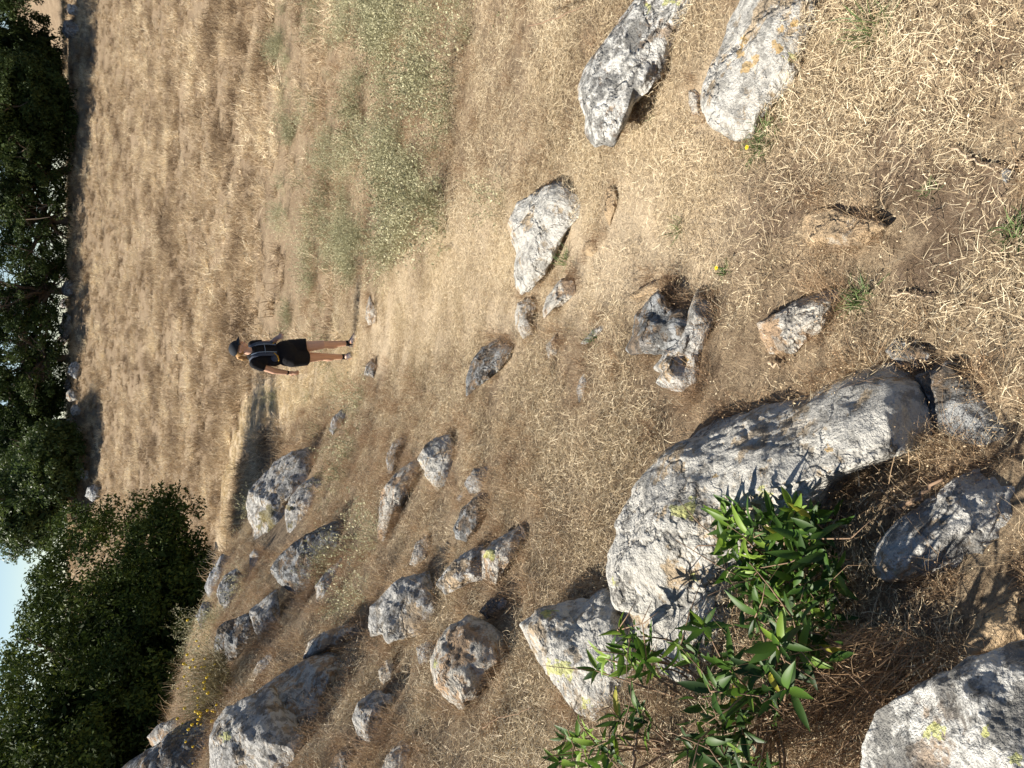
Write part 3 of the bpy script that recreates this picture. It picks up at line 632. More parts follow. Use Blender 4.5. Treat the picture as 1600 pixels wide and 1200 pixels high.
def field(n_per, ylo, yhi, mx=1.2, seed=1):
    """random points on the part of the slope the picture could show, n_per per square metre"""
    r = np.random.default_rng(seed); out = []
    y = ylo
    while y < yhi:
        dy = max(0.5, y * 0.12); y1 = min(y + dy, yhi); w = 0.60 * y1 + mx
        k = int(n_per(y) * (y1 - y) * 2 * w); out.append(np.stack([r.uniform(-w, w, k), r.uniform(y, y1, k)], -1)); y = y1
    P = np.concatenate(out); P = np.column_stack([P, H(P[:, 0], P[:, 1])]); return P

def off_rocks(P, lift=0.0, grow=0):
    px, py, d = proj(P + [0, 0, lift]); keep = np.ones(len(P), bool)
    for poly, dmax in ROCKS:
        A = np.array(poly, float)
        if grow:
            c = A.mean(0); v = A - c; L = np.linalg.norm(v, axis=1)[:, None]; g_ = grow * (1 if L.mean() * dmax / F < 0.17 else 0.3); A = c + v * (1 + g_ * F / dmax / L); poly = [tuple(q) for q in A]
        m = (px > A[:, 0].min()) & (px < A[:, 0].max()) & (py > A[:, 1].min()) & (py < A[:, 1].max()) & (d < dmax)
        if m.any():
            idx = np.nonzero(m)[0]; keep[idx[inpoly(px[idx], py[idx], poly)]] = False
    return keep

def slope_rot(P, seed, tilt=0.15):
    r = np.random.default_rng(seed); e = 0.15
    gx = (H0(P[:, 0] + e, P[:, 1]) - H0(P[:, 0] - e, P[:, 1])) / (2 * e); gy = (H0(P[:, 0], P[:, 1] + e) - H0(P[:, 0], P[:, 1] - e)) / (2 * e)
    return gx, gy, r

def rots(P, seed, follow=1.0, tilt=0.12):
    gx, gy, r = slope_rot(P, seed); n = len(P)
    from mathutils import Euler
    out = np.zeros((n, 3)); az = r.uniform(0, 2 * math.pi, n); tx = r.normal(0, tilt, n); ty = r.normal(0, tilt, n)
    # world tilt about X and Y after a spin about Z: rotation order XYZ euler applies X first; compose approximately in spun axes
    a = np.arctan(gy) * follow + tx; b = -np.arctan(gx) * follow + ty
    ca, sa = np.cos(az), np.sin(az)
    out[:, 0] = a * ca + b * sa; out[:, 1] = -a * sa + b * ca; out[:, 2] = az
    return out

HERB1 = wpoly([(415, 130), (430, 60), (560, -60), (880, -60), (860, 150), (870, 230), (800, 300), (770, 330), (640, 420), (560, 440), (480, 480), (430, 470), (408, 380), (420, 250)])
HERB2 = wpoly([(500, 840), (590, 800), (640, 870), (600, 920), (520, 960), (430, 1055), (385, 1050), (440, 960), (500, 905)])
def zone(P):
    X, Y = P[:, 0], P[:, 1]
    nz = 0.12 * fbm(P * 3, 3, 77); n2 = 0.5 * fbm(P * 1.1, 4, 78); hb = inpoly(X + n2, Y + n2 * 2.5 + nz * 4, HERB1) | inpoly(X + nz, Y + nz * 2, HERB2)
    path = inpoly(X + nz, Y + nz, PATHP); sh = inpoly(X, Y, SHADE_LIT)
    return hb, path, sh

# short litter close by
litter = proto('straw_litter', [blades(430, 0.15, (0.007, 0.048), (0.0008, 0.0016), (0.9, 1.9), 0.2, 100 + i, 3, True, 0.4) for i in range(8)], M_LITTER)
P = field(lambda y: 125 if y < 3 else 60 if y < 6 else 30, -0.2, 12, 1.3, 11)
hb, path, sh = zone(P); br = bareness(P[:, 0], P[:, 1])
P = P[off_rocks(P, grow=0.12) & (rng.uniform(0, 1, len(P)) > br * 0.85 + hb * 0.5)]
scatter('straw_litter', P, litter, rng.uniform(0.7, 1.25, len(P)) * (1 + 0.06 * P[:, 1]), rots(P, 1), 'short broken pale straw lying over the trodden slope')
# short standing stubble
stub = proto('stubble', [blades(85, 0.07, (0.012, 0.055), (0.0008, 0.0017), (0.1, 1.3), 0.6, 200 + i, 3, heads=0.3, hs=0.45) for i in range(7)], M_LITTER)
P = field(lambda y: 175 if y < 3 else 95 if y < 6 else 45, -0.2, 17, 1.3, 12)
hb, path, sh = zone(P); br = bareness(P[:, 0], P[:, 1]) + 0.55 * (trail_d(P[:, 0], P[:, 1]) < 0.3) * (P[:, 1] < 11)
P = P[off_rocks(P, grow=0.035) & (rng.uniform(0, 1, len(P)) > br * 0.9 + hb * 0.6 + sh * 0.4)]
scatter('stubble_grass', P, stub, rng.uniform(0.6, 1.3, len(P)) * (1 + 0.05 * P[:, 1]), rots(P, 2), 'short bleached stubble grass covering the path and slope')
# brown feathery grass on the left slope and between the rocks
brn = proto('brown_grass', [blades(70, 0.07, (0.10, 0.26), (0.0012, 0.0026), (0.05, 0.75), 0.7, 300 + i, 4, heads=1.6, hs=0.6) for i in range(8)], M_BROWN)
P = field(lambda y: 60 if y < 3 else 40 if y < 7 else 26, 0.3, 15, 1.0, 13)
hb, path, sh = zone(P)
left = smooth(0.25, -0.5, P[:, 0] - 0.06 * P[:, 1]); ncl = fbm(P * 2.2, 3, 91)
prob = np.clip(0.15 + 0.85 * left + 0.35 * ncl + 0.35 * smooth(0.6, 1.6, P[:, 0]) * smooth(2.6, 4, P[:, 1]), 0, 1) * np.where(path, 0.06, 1) * np.where(hb, 1, 1)
prob *= np.where(trail_d(P[:, 0], P[:, 1]) < 0.35, 0.05, 1) * np.where(P[:, 1] < 2.2, 0.45, 1) * np.where(sh, 0.25, 1)
P = P[off_rocks(P, grow=0.05) & (rng.uniform(0, 1, len(P)) < prob)]
FR = []
for poly, dmax in ROCKS:
    A = np.array(poly, float); c = A.mean(0)
    if dmax > 25: continue
    for i in range(len(A)):
        a, b = A[i], A[(i + 1) % len(A)]; mlen = np.hypot(*(b - a)) * dmax / F
        for _ in range(int(mlen / 0.05 * (0.9 if a[1] > 380 else 0.3)) + 1):
            q = a + (b - a) * rng.uniform(); v = (q - c) / np.hypot(*(q - c)); q = q + v * rng.uniform(0.0, 0.035) * F / dmax
            if 0 < q[0] < 1640 and -40 < q[1] < 1240 and q[0] > c[0] - 0.2 * np.ptp(A[:, 0]):
                d = hit(*q); w = d * ray(*q); w[2] = float(H(w[0], w[1])); FR.append(w)
FR = np.array(FR); FR = FR[off_rocks(FR)]; print('fringe', len(FR)); P = np.concatenate([P, FR])
sc = rng.uniform(0.38, 0.9, len(P)) * (0.55 + 0.09 * np.minimum(P[:, 1], 7))
scatter('brown_grass', P, brn, sc, rots(P, 3, 0.3, 0.15), 'brown feathery dry grass between the rocks on the slope')
# pale olive herb
hrb = proto('olive_herb', [blades(46, 0.13, (0.16, 0.42), (0.0018, 0.0035), (0.05, 0.9), 0.5, 400 + i, 4, heads=9, hs=1.15) for i in range(7)], M_HERB)
P = field(lambda y: 36 if y < 5 else 28 if y < 9 else 19, 1.5, 18, 1.0, 14)
hb, path, sh = zone(P); ncl = fbm(P * 1.4, 3, 95)
prob = smooth(1.5, 3.4, P[:, 1] + 0.8 * fbm(P * 1.7, 3, 44)) * np.clip(np.where(hb, 0.42 + 2.2 * ncl, 0.03 + 0.8 * np.clip(ncl - 0.12, 0, 1) * smooth(0, 1, P[:, 0] + 0.4)), 0, 1) * np.where(path, 0.2, 1)
clump = smooth(-0.12, 0.22, fbm(P * 1.9, 3, 171)); prob = prob * (0.06 + 1.25 * clump)
kk = off_rocks(P) & (rng.uniform(0, 1, len(P)) < prob); P = P[kk]; clump = clump[kk]
o = scatter('olive_herb', P, hrb, rng.uniform(0.6, 1.1, len(P)) * (0.55 + 0.85 * clump), rots(P, 4, 0.3, 0.25), 'wispy pale olive herbs in drifts beside the path'); o['category'] = 'herbs'
# meadow
mdw = proto('meadow_grass', [blades(70, 0.16, (0.10, 0.30), (0.005, 0.010), (0.15, 1.3), 0.6, 600 + i, 3) for i in range(8)], M_MEADOW)
P = field(lambda y: 16 if y < 25 else 8 if y < 40 else 3.5, 10.0, 78, 2.0, 15)
hb, path, sh = zone(P); ncl = fbm(P * np.array([0.5, 0.35, 0]) + 3, 4, 99)
trail = trail_d(P[:, 0], P[:, 1]) / 0.6
prob = np.clip(0.58 + 1.5 * ncl, 0.10, 1) * np.where(hb, 0.3, 1) * smooth(10, 12.5, P[:, 1]) * np.where(trail < 1, 0.12, 1)
P = P[off_rocks(P) & (rng.uniform(0, 1, len(P)) < prob)]
scatter('meadow_grass', P, mdw, rng.uniform(0.45, 1.35, len(P)) * (1 + 0.012 * P[:, 1]), rots(P, 5, 0.8, 0.3), 'long bleached lodged grass over the open meadow')
P = field(lambda y: 60, 8, 26, 0, 26); P = P[trail_d(P[:, 0], P[:, 1]) < 0.5 + 0.2 * fbm(P * 1.3, 2, 5)]; P = P[P[:, 1] > 9.6]
tps = proto('trail_straw', [blades(70, 0.12, (0.04, 0.16), (0.004, 0.009), (0.5, 1.6), 0.4, 680 + i, 3) for i in range(5)],
            blade_mat('trail_straw', [(0, (0.36, 0.27, 0.16)), (0.5, (0.62, 0.50, 0.32)), (1, (0.84, 0.74, 0.54))], 0.2, inst=0.4))
scatter('trail_straw', P, tps, rng.uniform(0.5, 1.1, len(P)), rots(P, 8), 'pale trampled straw along the narrow trail that curves left behind the boulders')
mdf = proto('meadow_far', [blades(60, 0.22, (0.12, 0.42), (0.012, 0.028), (0.1, 1.3), 0.6, 650 + i, 3) for i in range(8)], M_MEADOW)
P = field(lambda y: 9 if y < 30 else 7 if y < 45 else 4.5, 14, 78, 2.0, 25)
hb, path, sh = zone(P); ncl = fbm(P * np.array([0.45, 0.7, 0]) + 3, 5, 199, 0.6)
prob = np.clip(0.5 + 1.4 * ncl, 0.12, 1) * np.where(hb, 0.2, 1) * smooth(14, 22, P[:, 1]) * np.where(trail_d(P[:, 0], P[:, 1]) < 0.7, 0.03, 1)
P = P[rng.uniform(0, 1, len(P)) < prob]
scatter('meadow_tufts', P, mdf, rng.uniform(0.35, 1.2, len(P)), rots(P, 7, 0.8, 0.3), 'coarse bleached tufts of grass standing over the far meadow')
# matted brown litter in the hollow under the shrub
P = field(lambda y: 120, 0.2, 2.6, 0.6, 16); hb, path, sh = zone(P)
P = P[off_rocks(P, grow=0.06) & sh]
dl = proto('dead_litter', [blades(60, 0.12, (0.06, 0.20), (0.0015, 0.003), (0.8, 1.7), 0.6, 700 + i, 4, True, 0.5) for i in range(6)], M_BROWN)
scatter('dead_litter', P, dl, rng.uniform(0.6, 1.1, len(P)), rots(P, 6), 'matted dead grass and fallen stalks in the hollow beneath the shrub')

# ------------------------------------------------------------------ trees
def leafcards(C, N, rc, size, seed, hang=0.3, lightc=None):
    """leaf-sized faces gathered in clumps round the centres C; returns verts, quads, value"""
    r = np.random.default_rng(seed); n = len(C) * N
    c = np.repeat(C, N, 0); d = r.normal(size=(n, 3)); d /= np.linalg.norm(d, axis=1)[:, None]
    rad = r.uniform(0.2, 1, n)**0.5; p = c + d * (rad * np.repeat(r.uniform(0.6, 1.3, len(C)) * rc, N))[:, None] * np.array([1.15, 1.15, 0.8])
    nrm = r.normal(size=(n, 3)) * 0.8 + d * 0.8 + np.array([0, 0, 0.5]); nrm /= np.linalg.norm(nrm, axis=1)[:, None]
    t = np.cross(nrm, r.normal(size=(n, 3))); t[:, 2] -= hang; t /= np.linalg.norm(t, axis=1)[:, None]; b = np.cross(nrm, t)
    s = (size * r.uniform(0.6, 1.3, n))[:, None]
    V = np.stack([p - t * s * 0.5, p + b * s * 0.22 + nrm * s * 0.06, p + t * s * 0.5, p - b * s * 0.22 + nrm * s * 0.06], 1).reshape(-1, 3)
    val = np.clip(np.repeat(r.uniform(0.1, 0.9, len(C)), N) * 0.55 + r.uniform(0, 0.45, n), 0, 1)
    return V, np.arange(n * 4).reshape(-1, 4), np.repeat(val, 4)

def tree(x, y, crowns, label, mat, nclump, nleaf, rc, size, seed, trunk_r=0.25, fork=1.2, lean=(0, 0), name='oak_tree', limbs=14, zmin=None, fill=0.35, group=None, core=1.0, hole=-0.38):
    r = np.random.default_rng(seed); z = float(H(x, y)); root = empty(name, (x, y, z)); tag(root, label, 'tree', group)
    C = []
    tot = sum(a[3] * a[4] * a[5] for a in crowns)
    for (ax, ay, az, rx, ry, rz) in crowns:
        k = int(nclump * rx * ry * rz / tot); d = r.normal(size=(k * 2, 3)); d /= np.linalg.norm(d, axis=1)[:, None]
        lob = 1 + 0.22 * fbm(d * 2.1 + seed, 3, seed)
        rad = np.where(r.uniform(0, 1, k * 2) < fill, r.uniform(0.25, 0.9, k * 2), r.uniform(0.86, 1.0, k * 2)) * lob
        q = np.array([ax, ay, az]) + d * rad[:, None] * np.array([rx, ry, rz])
        q = q[vnoise(q * 0.9 / max(rc * 2.2, 0.6), seed + 5) > hole]
        C.append(q[:k])
    C = np.concatenate(C)
    if zmin is not None: C = C[C[:, 2] > zmin + 0.35 * fbm(C * 0.8, 2, seed)]
    V, Fc, val = leafcards(C, nleaf, rc, size, seed + 1)
    CI = []
    for (ax, ay, az, rx, ry, rz) in crowns:          # big leaf sprays deep inside the crown, tinted darker to paint its inner shade
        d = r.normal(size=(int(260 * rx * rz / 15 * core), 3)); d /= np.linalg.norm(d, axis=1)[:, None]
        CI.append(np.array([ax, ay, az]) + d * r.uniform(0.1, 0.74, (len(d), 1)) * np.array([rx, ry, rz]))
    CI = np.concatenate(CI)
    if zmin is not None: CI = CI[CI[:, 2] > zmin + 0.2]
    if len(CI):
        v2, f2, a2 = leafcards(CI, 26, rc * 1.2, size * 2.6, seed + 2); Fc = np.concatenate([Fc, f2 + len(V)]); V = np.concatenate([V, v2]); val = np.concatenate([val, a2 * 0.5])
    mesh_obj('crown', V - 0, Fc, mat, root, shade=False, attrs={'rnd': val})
    m = MB(); top = np.array([x + lean[0], y + lean[1], z + fork])
    m.tube([(x, y, z - 0.3), (x + lean[0] * .3, y, z + fork * 0.4), (x + lean[0] * .7, y + lean[1] * .6, z + fork * 0.8), top], [trunk_r * 1.3, trunk_r, trunk_r * 0.9, trunk_r * 0.75], 10)
    pick = r.choice(len(C), min(limbs, len(C)), replace=False)
    m.build('trunk', M_BARK, root)
    m = MB()
    for i in pick:
        e = C[i]; mid = (top + e) / 2 + r.normal(0, 0.12, 3) * np.linalg.norm(e - top); mid[2] += 0.1 * np.linalg.norm(e - top)
        tt = np.linspace(0, 1, 9)[:, None]; pts = (1 - tt)**2 * top + 2 * tt * (1 - tt) * mid + tt**2 * e
        pts[1:-1] += r.normal(0, 0.03 * np.linalg.norm(e - top), (7, 3)) * 0.6
        m.tube(pts, np.linspace(trunk_r * 0.5, trunk_r * 0.07, 9), 6, cap=False)
        for j in range(3):
            s0 = pts[r.integers(3, 8)]; e2 = s0 + r.normal(0, 0.22, 3) * np.linalg.norm(e - top)
            m.tube([s0, (s0 + e2) / 2 + r.normal(0, 0.05, 3) * np.linalg.norm(e2 - s0), e2], [trunk_r * 0.16, trunk_r * 0.1, trunk_r * 0.03], 5, cap=False)
    m.build('limbs', M_BARK, root)
    return root

# the near tree by the rocks
tree(-8.7, 21.2, [(-9.2, 21.2, -1.9, 5.9, 4.4, 4.0), (-6.3, 20.6, -2.5, 3.3, 3.0, 2.4), (-12.6, 20.8, -0.4, 4.4, 4.0, 4.6)],
     'broad dark green dome-shaped tree, nearest of all, its crown almost touching the rocks', M_BAYT, 3800, 100, 0.36, 0.115, 21, 0.3, 1.0, name='bay_tree', limbs=20, zmin=-2.8, core=4.0, hole=-0.7)
# the far line along the crest
def far_tree(y, Y, rx, rz, zc, label, mat=M_OAK, seed=1, **k):
    X = (600 - y) / F * Y / 1.169
    lx = k.pop('twin', 0.55)
    return tree(X, Y, [(X, Y, zc, rx, rx, rz), (X + rx * lx, Y + 1, zc - 0.5, rx * 0.65, rx * 0.65, rz * 0.7), (X - rx * 0.6, Y - 0.5, zc + 0.3, rx * 0.6, rx * 0.6, rz * 0.7)],
                label, mat, k.pop('nclump', 420), k.pop('nleaf', 75), 0.55, 0.24, seed, 0.32, k.pop('fork', 1.6), group='trees along the far edge of the meadow', **k)
far_tree(-30, 71, 3.2, 3.2, 4.9, 'dark oak at the right end of the far tree line, with sky showing beneath', seed=31, limbs=18)
far_tree(178, 69, 3.9, 4.6, 3.1, 'very dark oak drooping to the ground on the right of the far tree line', seed=32, limbs=14, core=2)
far_tree(100, 76, 3.6, 4.2, 3.6, 'dark oak set back behind the drooping oak near the sunlit rise', seed=42, limbs=14, twin=-0.4)
far_tree(262, 70, 5.0, 3.8, 3.9, 'far oak with a crooked pale forked trunk showing under its crown', seed=33, limbs=34, lean=(-1.0, 0), fork=1.6, core=.15, nclump=300, hole=-.25)
far_tree(345, 71, 4.6, 4.0, 3.0, 'far oak with thin limbs and the brightest gaps of sky', seed=34, limbs=36, core=0, nclump=240, hole=-.2)
far_tree(455, 72, 4.4, 4.2, 3.4, 'dense dark oak above the shaded row of grey stones', seed=35, limbs=34, core=.05, nclump=270, hole=-.25)
far_tree(560, 71, 4.4, 4.2, 3.2, 'dark oak directly beyond the hiker in the far tree line', seed=36, limbs=34, core=.05, nclump=270, hole=-.25)
far_tree(660, 74, 4.6, 4.2, 3.3, 'dark oak partly hidden behind the small light green tree', seed=37, limbs=24, core=.3, hole=-.3)
far_tree(718, 65, 2.6, 2.2, 1.3, 'small light green tree standing before the dark oaks', M_OAKL, 38, limbs=14, fork=1.0, nclump=260)
far_tree(775, 68, 3.7, 3.5, 2.8, 'tall soft grey-green tree rising behind the dome-shaped near tree', M_OAKL, 39, limbs=16)

# ------------------------------------------------------------------ leafy laurel shrubs
def leaf(m, p, d, n, L, W_, a, curl=0.25, segs=6):
    d = d / np.linalg.norm(d); s = np.cross(d, n); s /= np.linalg.norm(s) + 1e-9; u = np.cross(s, d)
    V = []; Fc = []
    for k in range(segs + 1):
        t = k / segs; w = W_ * 0.5 * abs(math.sin(math.pi * min(1, 0.05 + 0.95 * t)**0.85))**0.85 + 0.0004
        c = p + d * L * t - u * curl * L * t * t
        V += [c - s * w + u * w * 0.35, c, c + s * w + u * w * 0.35]
    for k in range(segs):
        b = 3 * k; Fc += [(b, b + 1, b + 4, b + 3), (b + 1, b + 2, b + 5, b + 4)]
    m.add(V, Fc, a)

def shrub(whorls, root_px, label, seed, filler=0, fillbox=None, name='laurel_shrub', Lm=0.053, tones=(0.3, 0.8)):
    r = np.random.default_rng(seed); rp = gp(*root_px); root = empty(name, tuple(rp)); tag(root, label, 'shrub', 'leafy evergreen shrubs in the foreground')
    m = MB(); st = MB(); tocam = None
    for (x, y, h) in whorls:
        d0 = hit(x, y); d = d0 * (1 - h); p = d * ray(x, y)
        ax = np.array([0, 0, 1.0]) + r.normal(0, 0.45, 3) + np.array([0.1, -0.25, 0.0]); ax /= np.linalg.norm(ax)
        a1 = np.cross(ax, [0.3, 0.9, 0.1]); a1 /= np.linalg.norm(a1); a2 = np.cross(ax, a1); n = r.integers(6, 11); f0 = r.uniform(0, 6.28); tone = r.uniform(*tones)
        for j in range(n):
            f = f0 + j * 2.4; t = j / n; op = 0.35 + 0.95 * (1 - t) + r.normal(0, 0.12)
            rad = math.cos(f) * a1 + math.sin(f) * a2; dd = ax * math.cos(op) + rad * math.sin(op); nn = ax * math.sin(op) - rad * math.cos(op) + r.normal(0, 0.15, 3)
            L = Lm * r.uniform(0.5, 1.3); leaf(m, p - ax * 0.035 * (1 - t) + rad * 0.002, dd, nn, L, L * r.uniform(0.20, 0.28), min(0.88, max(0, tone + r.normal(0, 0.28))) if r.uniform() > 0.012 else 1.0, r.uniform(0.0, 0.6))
        q = rp + r.normal(0, 0.03, 3) * np.array([1, 1, 0.1]); q[2] = rp[2] - 0.01; mid = (q + p) / 2 - ax * 0.06 + r.normal(0, 0.02, 3)
        tt = np.linspace(0, 1, 8)[:, None]; st.tube((1 - tt)**2 * q + 2 * tt * (1 - tt) * mid + tt**2 * (p - ax * 0.005), np.linspace(0.0042, 0.0014, 8), 6)
    for _ in range(len(whorls)):                 # bare dry twigs tangled through the shrub
        (x, y, h) = whorls[r.integers(len(whorls))]; a = hit(x, y) * (1 - h) * ray(x, y); e = a + r.normal(0, 0.07, 3) + np.array([0, 0, 0.03])
        st.tube([a, (a + e) / 2 + r.normal(0, 0.012, 3), e], [0.0018, 0.0013, 0.0006], 5)
    for _ in range(filler):
        (x0, y0, x1, y1) = fillbox; x, y = r.uniform(x0, x1), r.uniform(y0, y1); near = min((abs(x - w[0]) + abs(y - w[1]) for w in whorls))
        if near > 45: continue
        p = hit(x, y) * (1 - r.uniform(0.01, 0.13)) * ray(x, y); dd = r.normal(0, 1, 3) + np.array([0, 0, 0.6]); L = Lm * r.uniform(0.6, 1.1)
        leaf(m, p, dd, r.normal(0, 1, 3) + np.array([0, 0, 1]), L, L * 0.3, r.uniform(0, 0.5), 0.2)
    m.build('foliage', M_LAUREL, root); st.build('stems', M_TWIG, root); return root

W1 = [(1128, 808, .20), (1138, 826, .22), (1135, 852, .20), (1152, 872, .18), (1165, 905, .15), (1178, 822, .22), (1200, 850, .2), (1190, 885, .18), (1215, 812, .2), (1242, 800, .2), (1268, 812, .18), (1262, 842, .18),
      (1230, 870, .17), (1238, 905, .15), (1280, 878, .14), (1262, 930, .12), (1300, 935, .10), (1290, 965, .10), (1220, 945, .14), (1160, 840, .24), (1205, 925, .16), (1180, 905, .2), (1225, 835, .22), (1255, 870, .2)]
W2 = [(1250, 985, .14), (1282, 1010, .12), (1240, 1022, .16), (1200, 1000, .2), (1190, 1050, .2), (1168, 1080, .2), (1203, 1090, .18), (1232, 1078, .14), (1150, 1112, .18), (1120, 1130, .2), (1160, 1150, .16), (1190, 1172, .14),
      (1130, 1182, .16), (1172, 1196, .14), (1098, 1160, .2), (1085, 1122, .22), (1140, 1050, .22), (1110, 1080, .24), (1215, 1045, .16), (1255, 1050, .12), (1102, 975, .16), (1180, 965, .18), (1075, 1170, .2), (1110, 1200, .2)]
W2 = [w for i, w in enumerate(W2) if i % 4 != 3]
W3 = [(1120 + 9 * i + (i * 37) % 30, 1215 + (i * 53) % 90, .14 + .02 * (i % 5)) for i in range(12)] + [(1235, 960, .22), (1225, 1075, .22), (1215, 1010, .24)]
W1 = [(a, b, c * 0.62) for a, b, c in W1]
shrub(W1, (1240, 905), 'glossy laurel shrub with sunlit leaves spreading over the edge of the huge boulder', 61, 300, (1120, 790, 1310, 960))
shrub(W2 + W3, (1200, 1110), 'dark shaded laurel shrub between the sunlit leafy shrub and the photo edge', 62, 260, (1080, 960, 1330, 1200), tones=(0.0, 0.35))  # low tones paint this shrub's shade into its leaf colour
shrub([(965, 985, .16), (985, 997, .16), (1000, 1010, .15), (972, 1022, .16), (942, 1030, .15), (928, 1047, .13), (985, 1042, .14), (1010, 1030, .15), (1018, 1048, .12), (1062, 1015, .14), (1076, 1028, .13)], (1100, 1075),
      'leafy sprig reaching over the gap between the huge boulder and the yellow-patched boulder', 63, name='laurel_sprig')
shrub([(880, 1165, .15), (900, 1177, .15), (930, 1162, .15), (950, 1182, .14), (972, 1150, .14), (870, 1190, .15), (962, 1116, .14), (992, 1110, .13), (1002, 1132, .12), (915, 1195, .15), (945, 1200, .15), (900, 1155, .15)], (1060, 1180),
      'yellowish green leafy sprig at the photo edge below the yellow-patched boulder', 64, name='laurel_sprig')

# ------------------------------------------------------------------ small plants one can count
def place(V, p, sc=1.0): return np.asarray(V) * sc + p
def weed(x, y, size, label, seed, n=45, flower=0, mat=None):
    p = gp(x, y); r = np.random.default_rng(seed)
    V, Fc, c = blades(n, size * 0.35, (size * 0.5, size * 1.1), (0.0022, 0.005), (0.2, 1.3), 0.5, seed, 3)
    root = empty('weed', tuple(p)); tag(root, label, 'weed', 'small weeds in the straw')
    mesh_obj('leaves', place(V, p), Fc, mat or M_GREEN, root, attrs={'rnd': c})
    for k in range(flower):
        q = p + np.array([r.normal(0, size * 0.25), r.normal(0, size * 0.25), size * 0.9]); m = MB(); 
        for j in range(9):
            f = j * 0.7; dd = np.array([math.cos(f), math.sin(f), 0.25]); leaf(m, q, dd, np.array([0, 0, 1.0]), 0.007, 0.004, 0.5, 0.1, 2)
        m.ball(q + [0, 0, 0.001], 0.0028, 8, 5); m.build('flower', M_YELLOW, root)
        m = MB(); m.tube([p, (p + q) / 2 + r.normal(0, 0.005, 3), q], 0.0012, 5); m.build('stalk', M_GREEN, root)
weed(1352, 467, 0.075, 'bluish green tufted weed beyond the end of the half-sunk cream rock', 801, 90)
weed(1192, 235, 0.09, 'green weed with a yellow flower beside the smooth blue-grey boulder', 802, 70, 1)
weed(890, 407, 0.10, 'bright green weed on the path beside the flat beige stone', 803, 60)
weed(1138, 428, 0.055, 'small dark green weed with one yellow flower in pale straw', 804, 40, 1)
weed(938, 532, 0.07, 'green weed at the foot of the narrow grey sliver of rock', 805, 50)
weed(1375, 45, 0.11, 'grey-green weed near the photo edge above the pale straw', 806, 80)
weed(1585, 365, 0.06, 'grey-green weed at the bottom of the photo near the dark cube-shaped stone', 807, 70)
weed(1458, 300, 0.045, 'tiny green weed beside a patch of bare soil', 808, 30)
weed(1020, 182, 0.06, 'green weed between the two large boulders by the path', 811, 30)
weed(655, 592, 0.14, 'bright green tuft in short straw near the flat dark grey slab', 812, 40)
weed(1215, 205, 0.10, 'wispy grey-green weed against the end of the smooth blue-grey boulder', 813, 60)
weed(1060, 355, 0.07, 'sprawling grey-green weed on the path between bare patches', 814, 50)

def stick(pts, rad, label, mat=None, name='twig', lift=0.012):
    P = []
    for x, y in pts:
        p = gp(x, y); p[2] += lift; P.append(p)
    P = np.array(P); t = np.linspace(0, len(P) - 1, len(P) * 4); Q = np.stack([np.interp(t, range(len(P)), P[:, i]) for i in range(3)], -1)
    Q[1:-1] += rng.normal(0, rad * 0.6, Q[1:-1].shape)
    m = MB(); m.tube(Q - P[0], np.linspace(rad, rad * 0.4, len(Q)), 6); o = mesh_obj(name, np.concatenate(m.V) + P[0], m.F, mat or M_PALETWIG, loc=tuple(P[0]), attrs={'rnd': np.concatenate(m.A)})
    tag(o, label, 'twig', 'dry twigs on the ground')
stick([(1497, 235), (1525, 250), (1560, 266), (1575, 268)], 0.0035, 'pale straw-coloured twig touching the dark cube-shaped stone')
stick([(1585, 262), (1600, 258), (1630, 255)], 0.003, 'pale twig continuing past the dark cube-shaped stone')
stick([(1405, 463), (1430, 461), (1465, 466)], 0.003, 'short white twig in straw beside the bluish green weed')
stick([(1215, 567), (1232, 573)], 0.006, 'short pale stick below the half-sunk cream rock')
stick([(1435, 790), (1470, 765), (1500, 745)], 0.006, 'grey stick resting along the boulder with the leaf shadow', M_TWIG, lift=0.05)
stick([(860, 50), (900, 40), (950, 20)], 0.004, 'dark thin twig above the long lichen-mottled boulder', M_TWIG, lift=0.12)
stick([(1070, 1200), (1072, 1150), (1080, 1110), (1088, 1080)], 0.004, 'upright brown stalk crossing the dark shaded laurel', M_TWIG, lift=0.14)
stick([(800, 1125), (820, 1110), (850, 1105), (885, 1090)], 0.0022, 'thin dark bare twig reaching from the yellowish sprig', M_TWIG, lift=0.12)

# arching tussock at the lower edge
p = gp(1400, 1085); V, Fc, c = blades(900, 0.13, (0.16, 0.34), (0.0014, 0.0026), (0.35, 1.1), 0.9, 71, 6, az=math.radians(150))
o = mesh_obj('dry_tussock', place(V, p), Fc, M_BROWN, loc=tuple(p), attrs={'rnd': c}); tag(o, 'arching brown tussock of long dry grass beside the speckled corner boulder', 'grass tuft')
p = gp(520, 1030); V, Fc, c = blades(260, 0.16, (0.2, 0.45), (0.002, 0.004), (0.1, 0.9), 0.6, 73, 5)
# wiry bush with yellow flowers
p = gp(352, 1085); root = empty('flowering_bush', tuple(p)); tag(root, 'wiry brown-green bush dotted with small yellow flowers by the near tree', 'bush')
V, Fc, c = blades(1300, 0.36, (0.18, 0.5), (0.003, 0.006), (0.0, 1.1), 0.5, 72, 5, heads=3)
mesh_obj('stems', place(V, p), Fc, blade_mat('bush_stem', [(0, (0.07, 0.06, 0.03)), (0.6, (0.19, 0.15, 0.08)), (1, (0.30, 0.27, 0.14))], 0.2, inst=0), root, attrs={'rnd': c})
r = np.random.default_rng(5)
for k in range(85):
    m = MB()
    q = p + np.array([r.normal(0, 0.26), r.normal(0, 0.26) - 0.1, r.uniform(0.08, 0.36)]); m.ball(q, r.uniform(0.008, 0.014), 6, 4); m.build('flower', M_YELLOW, root)

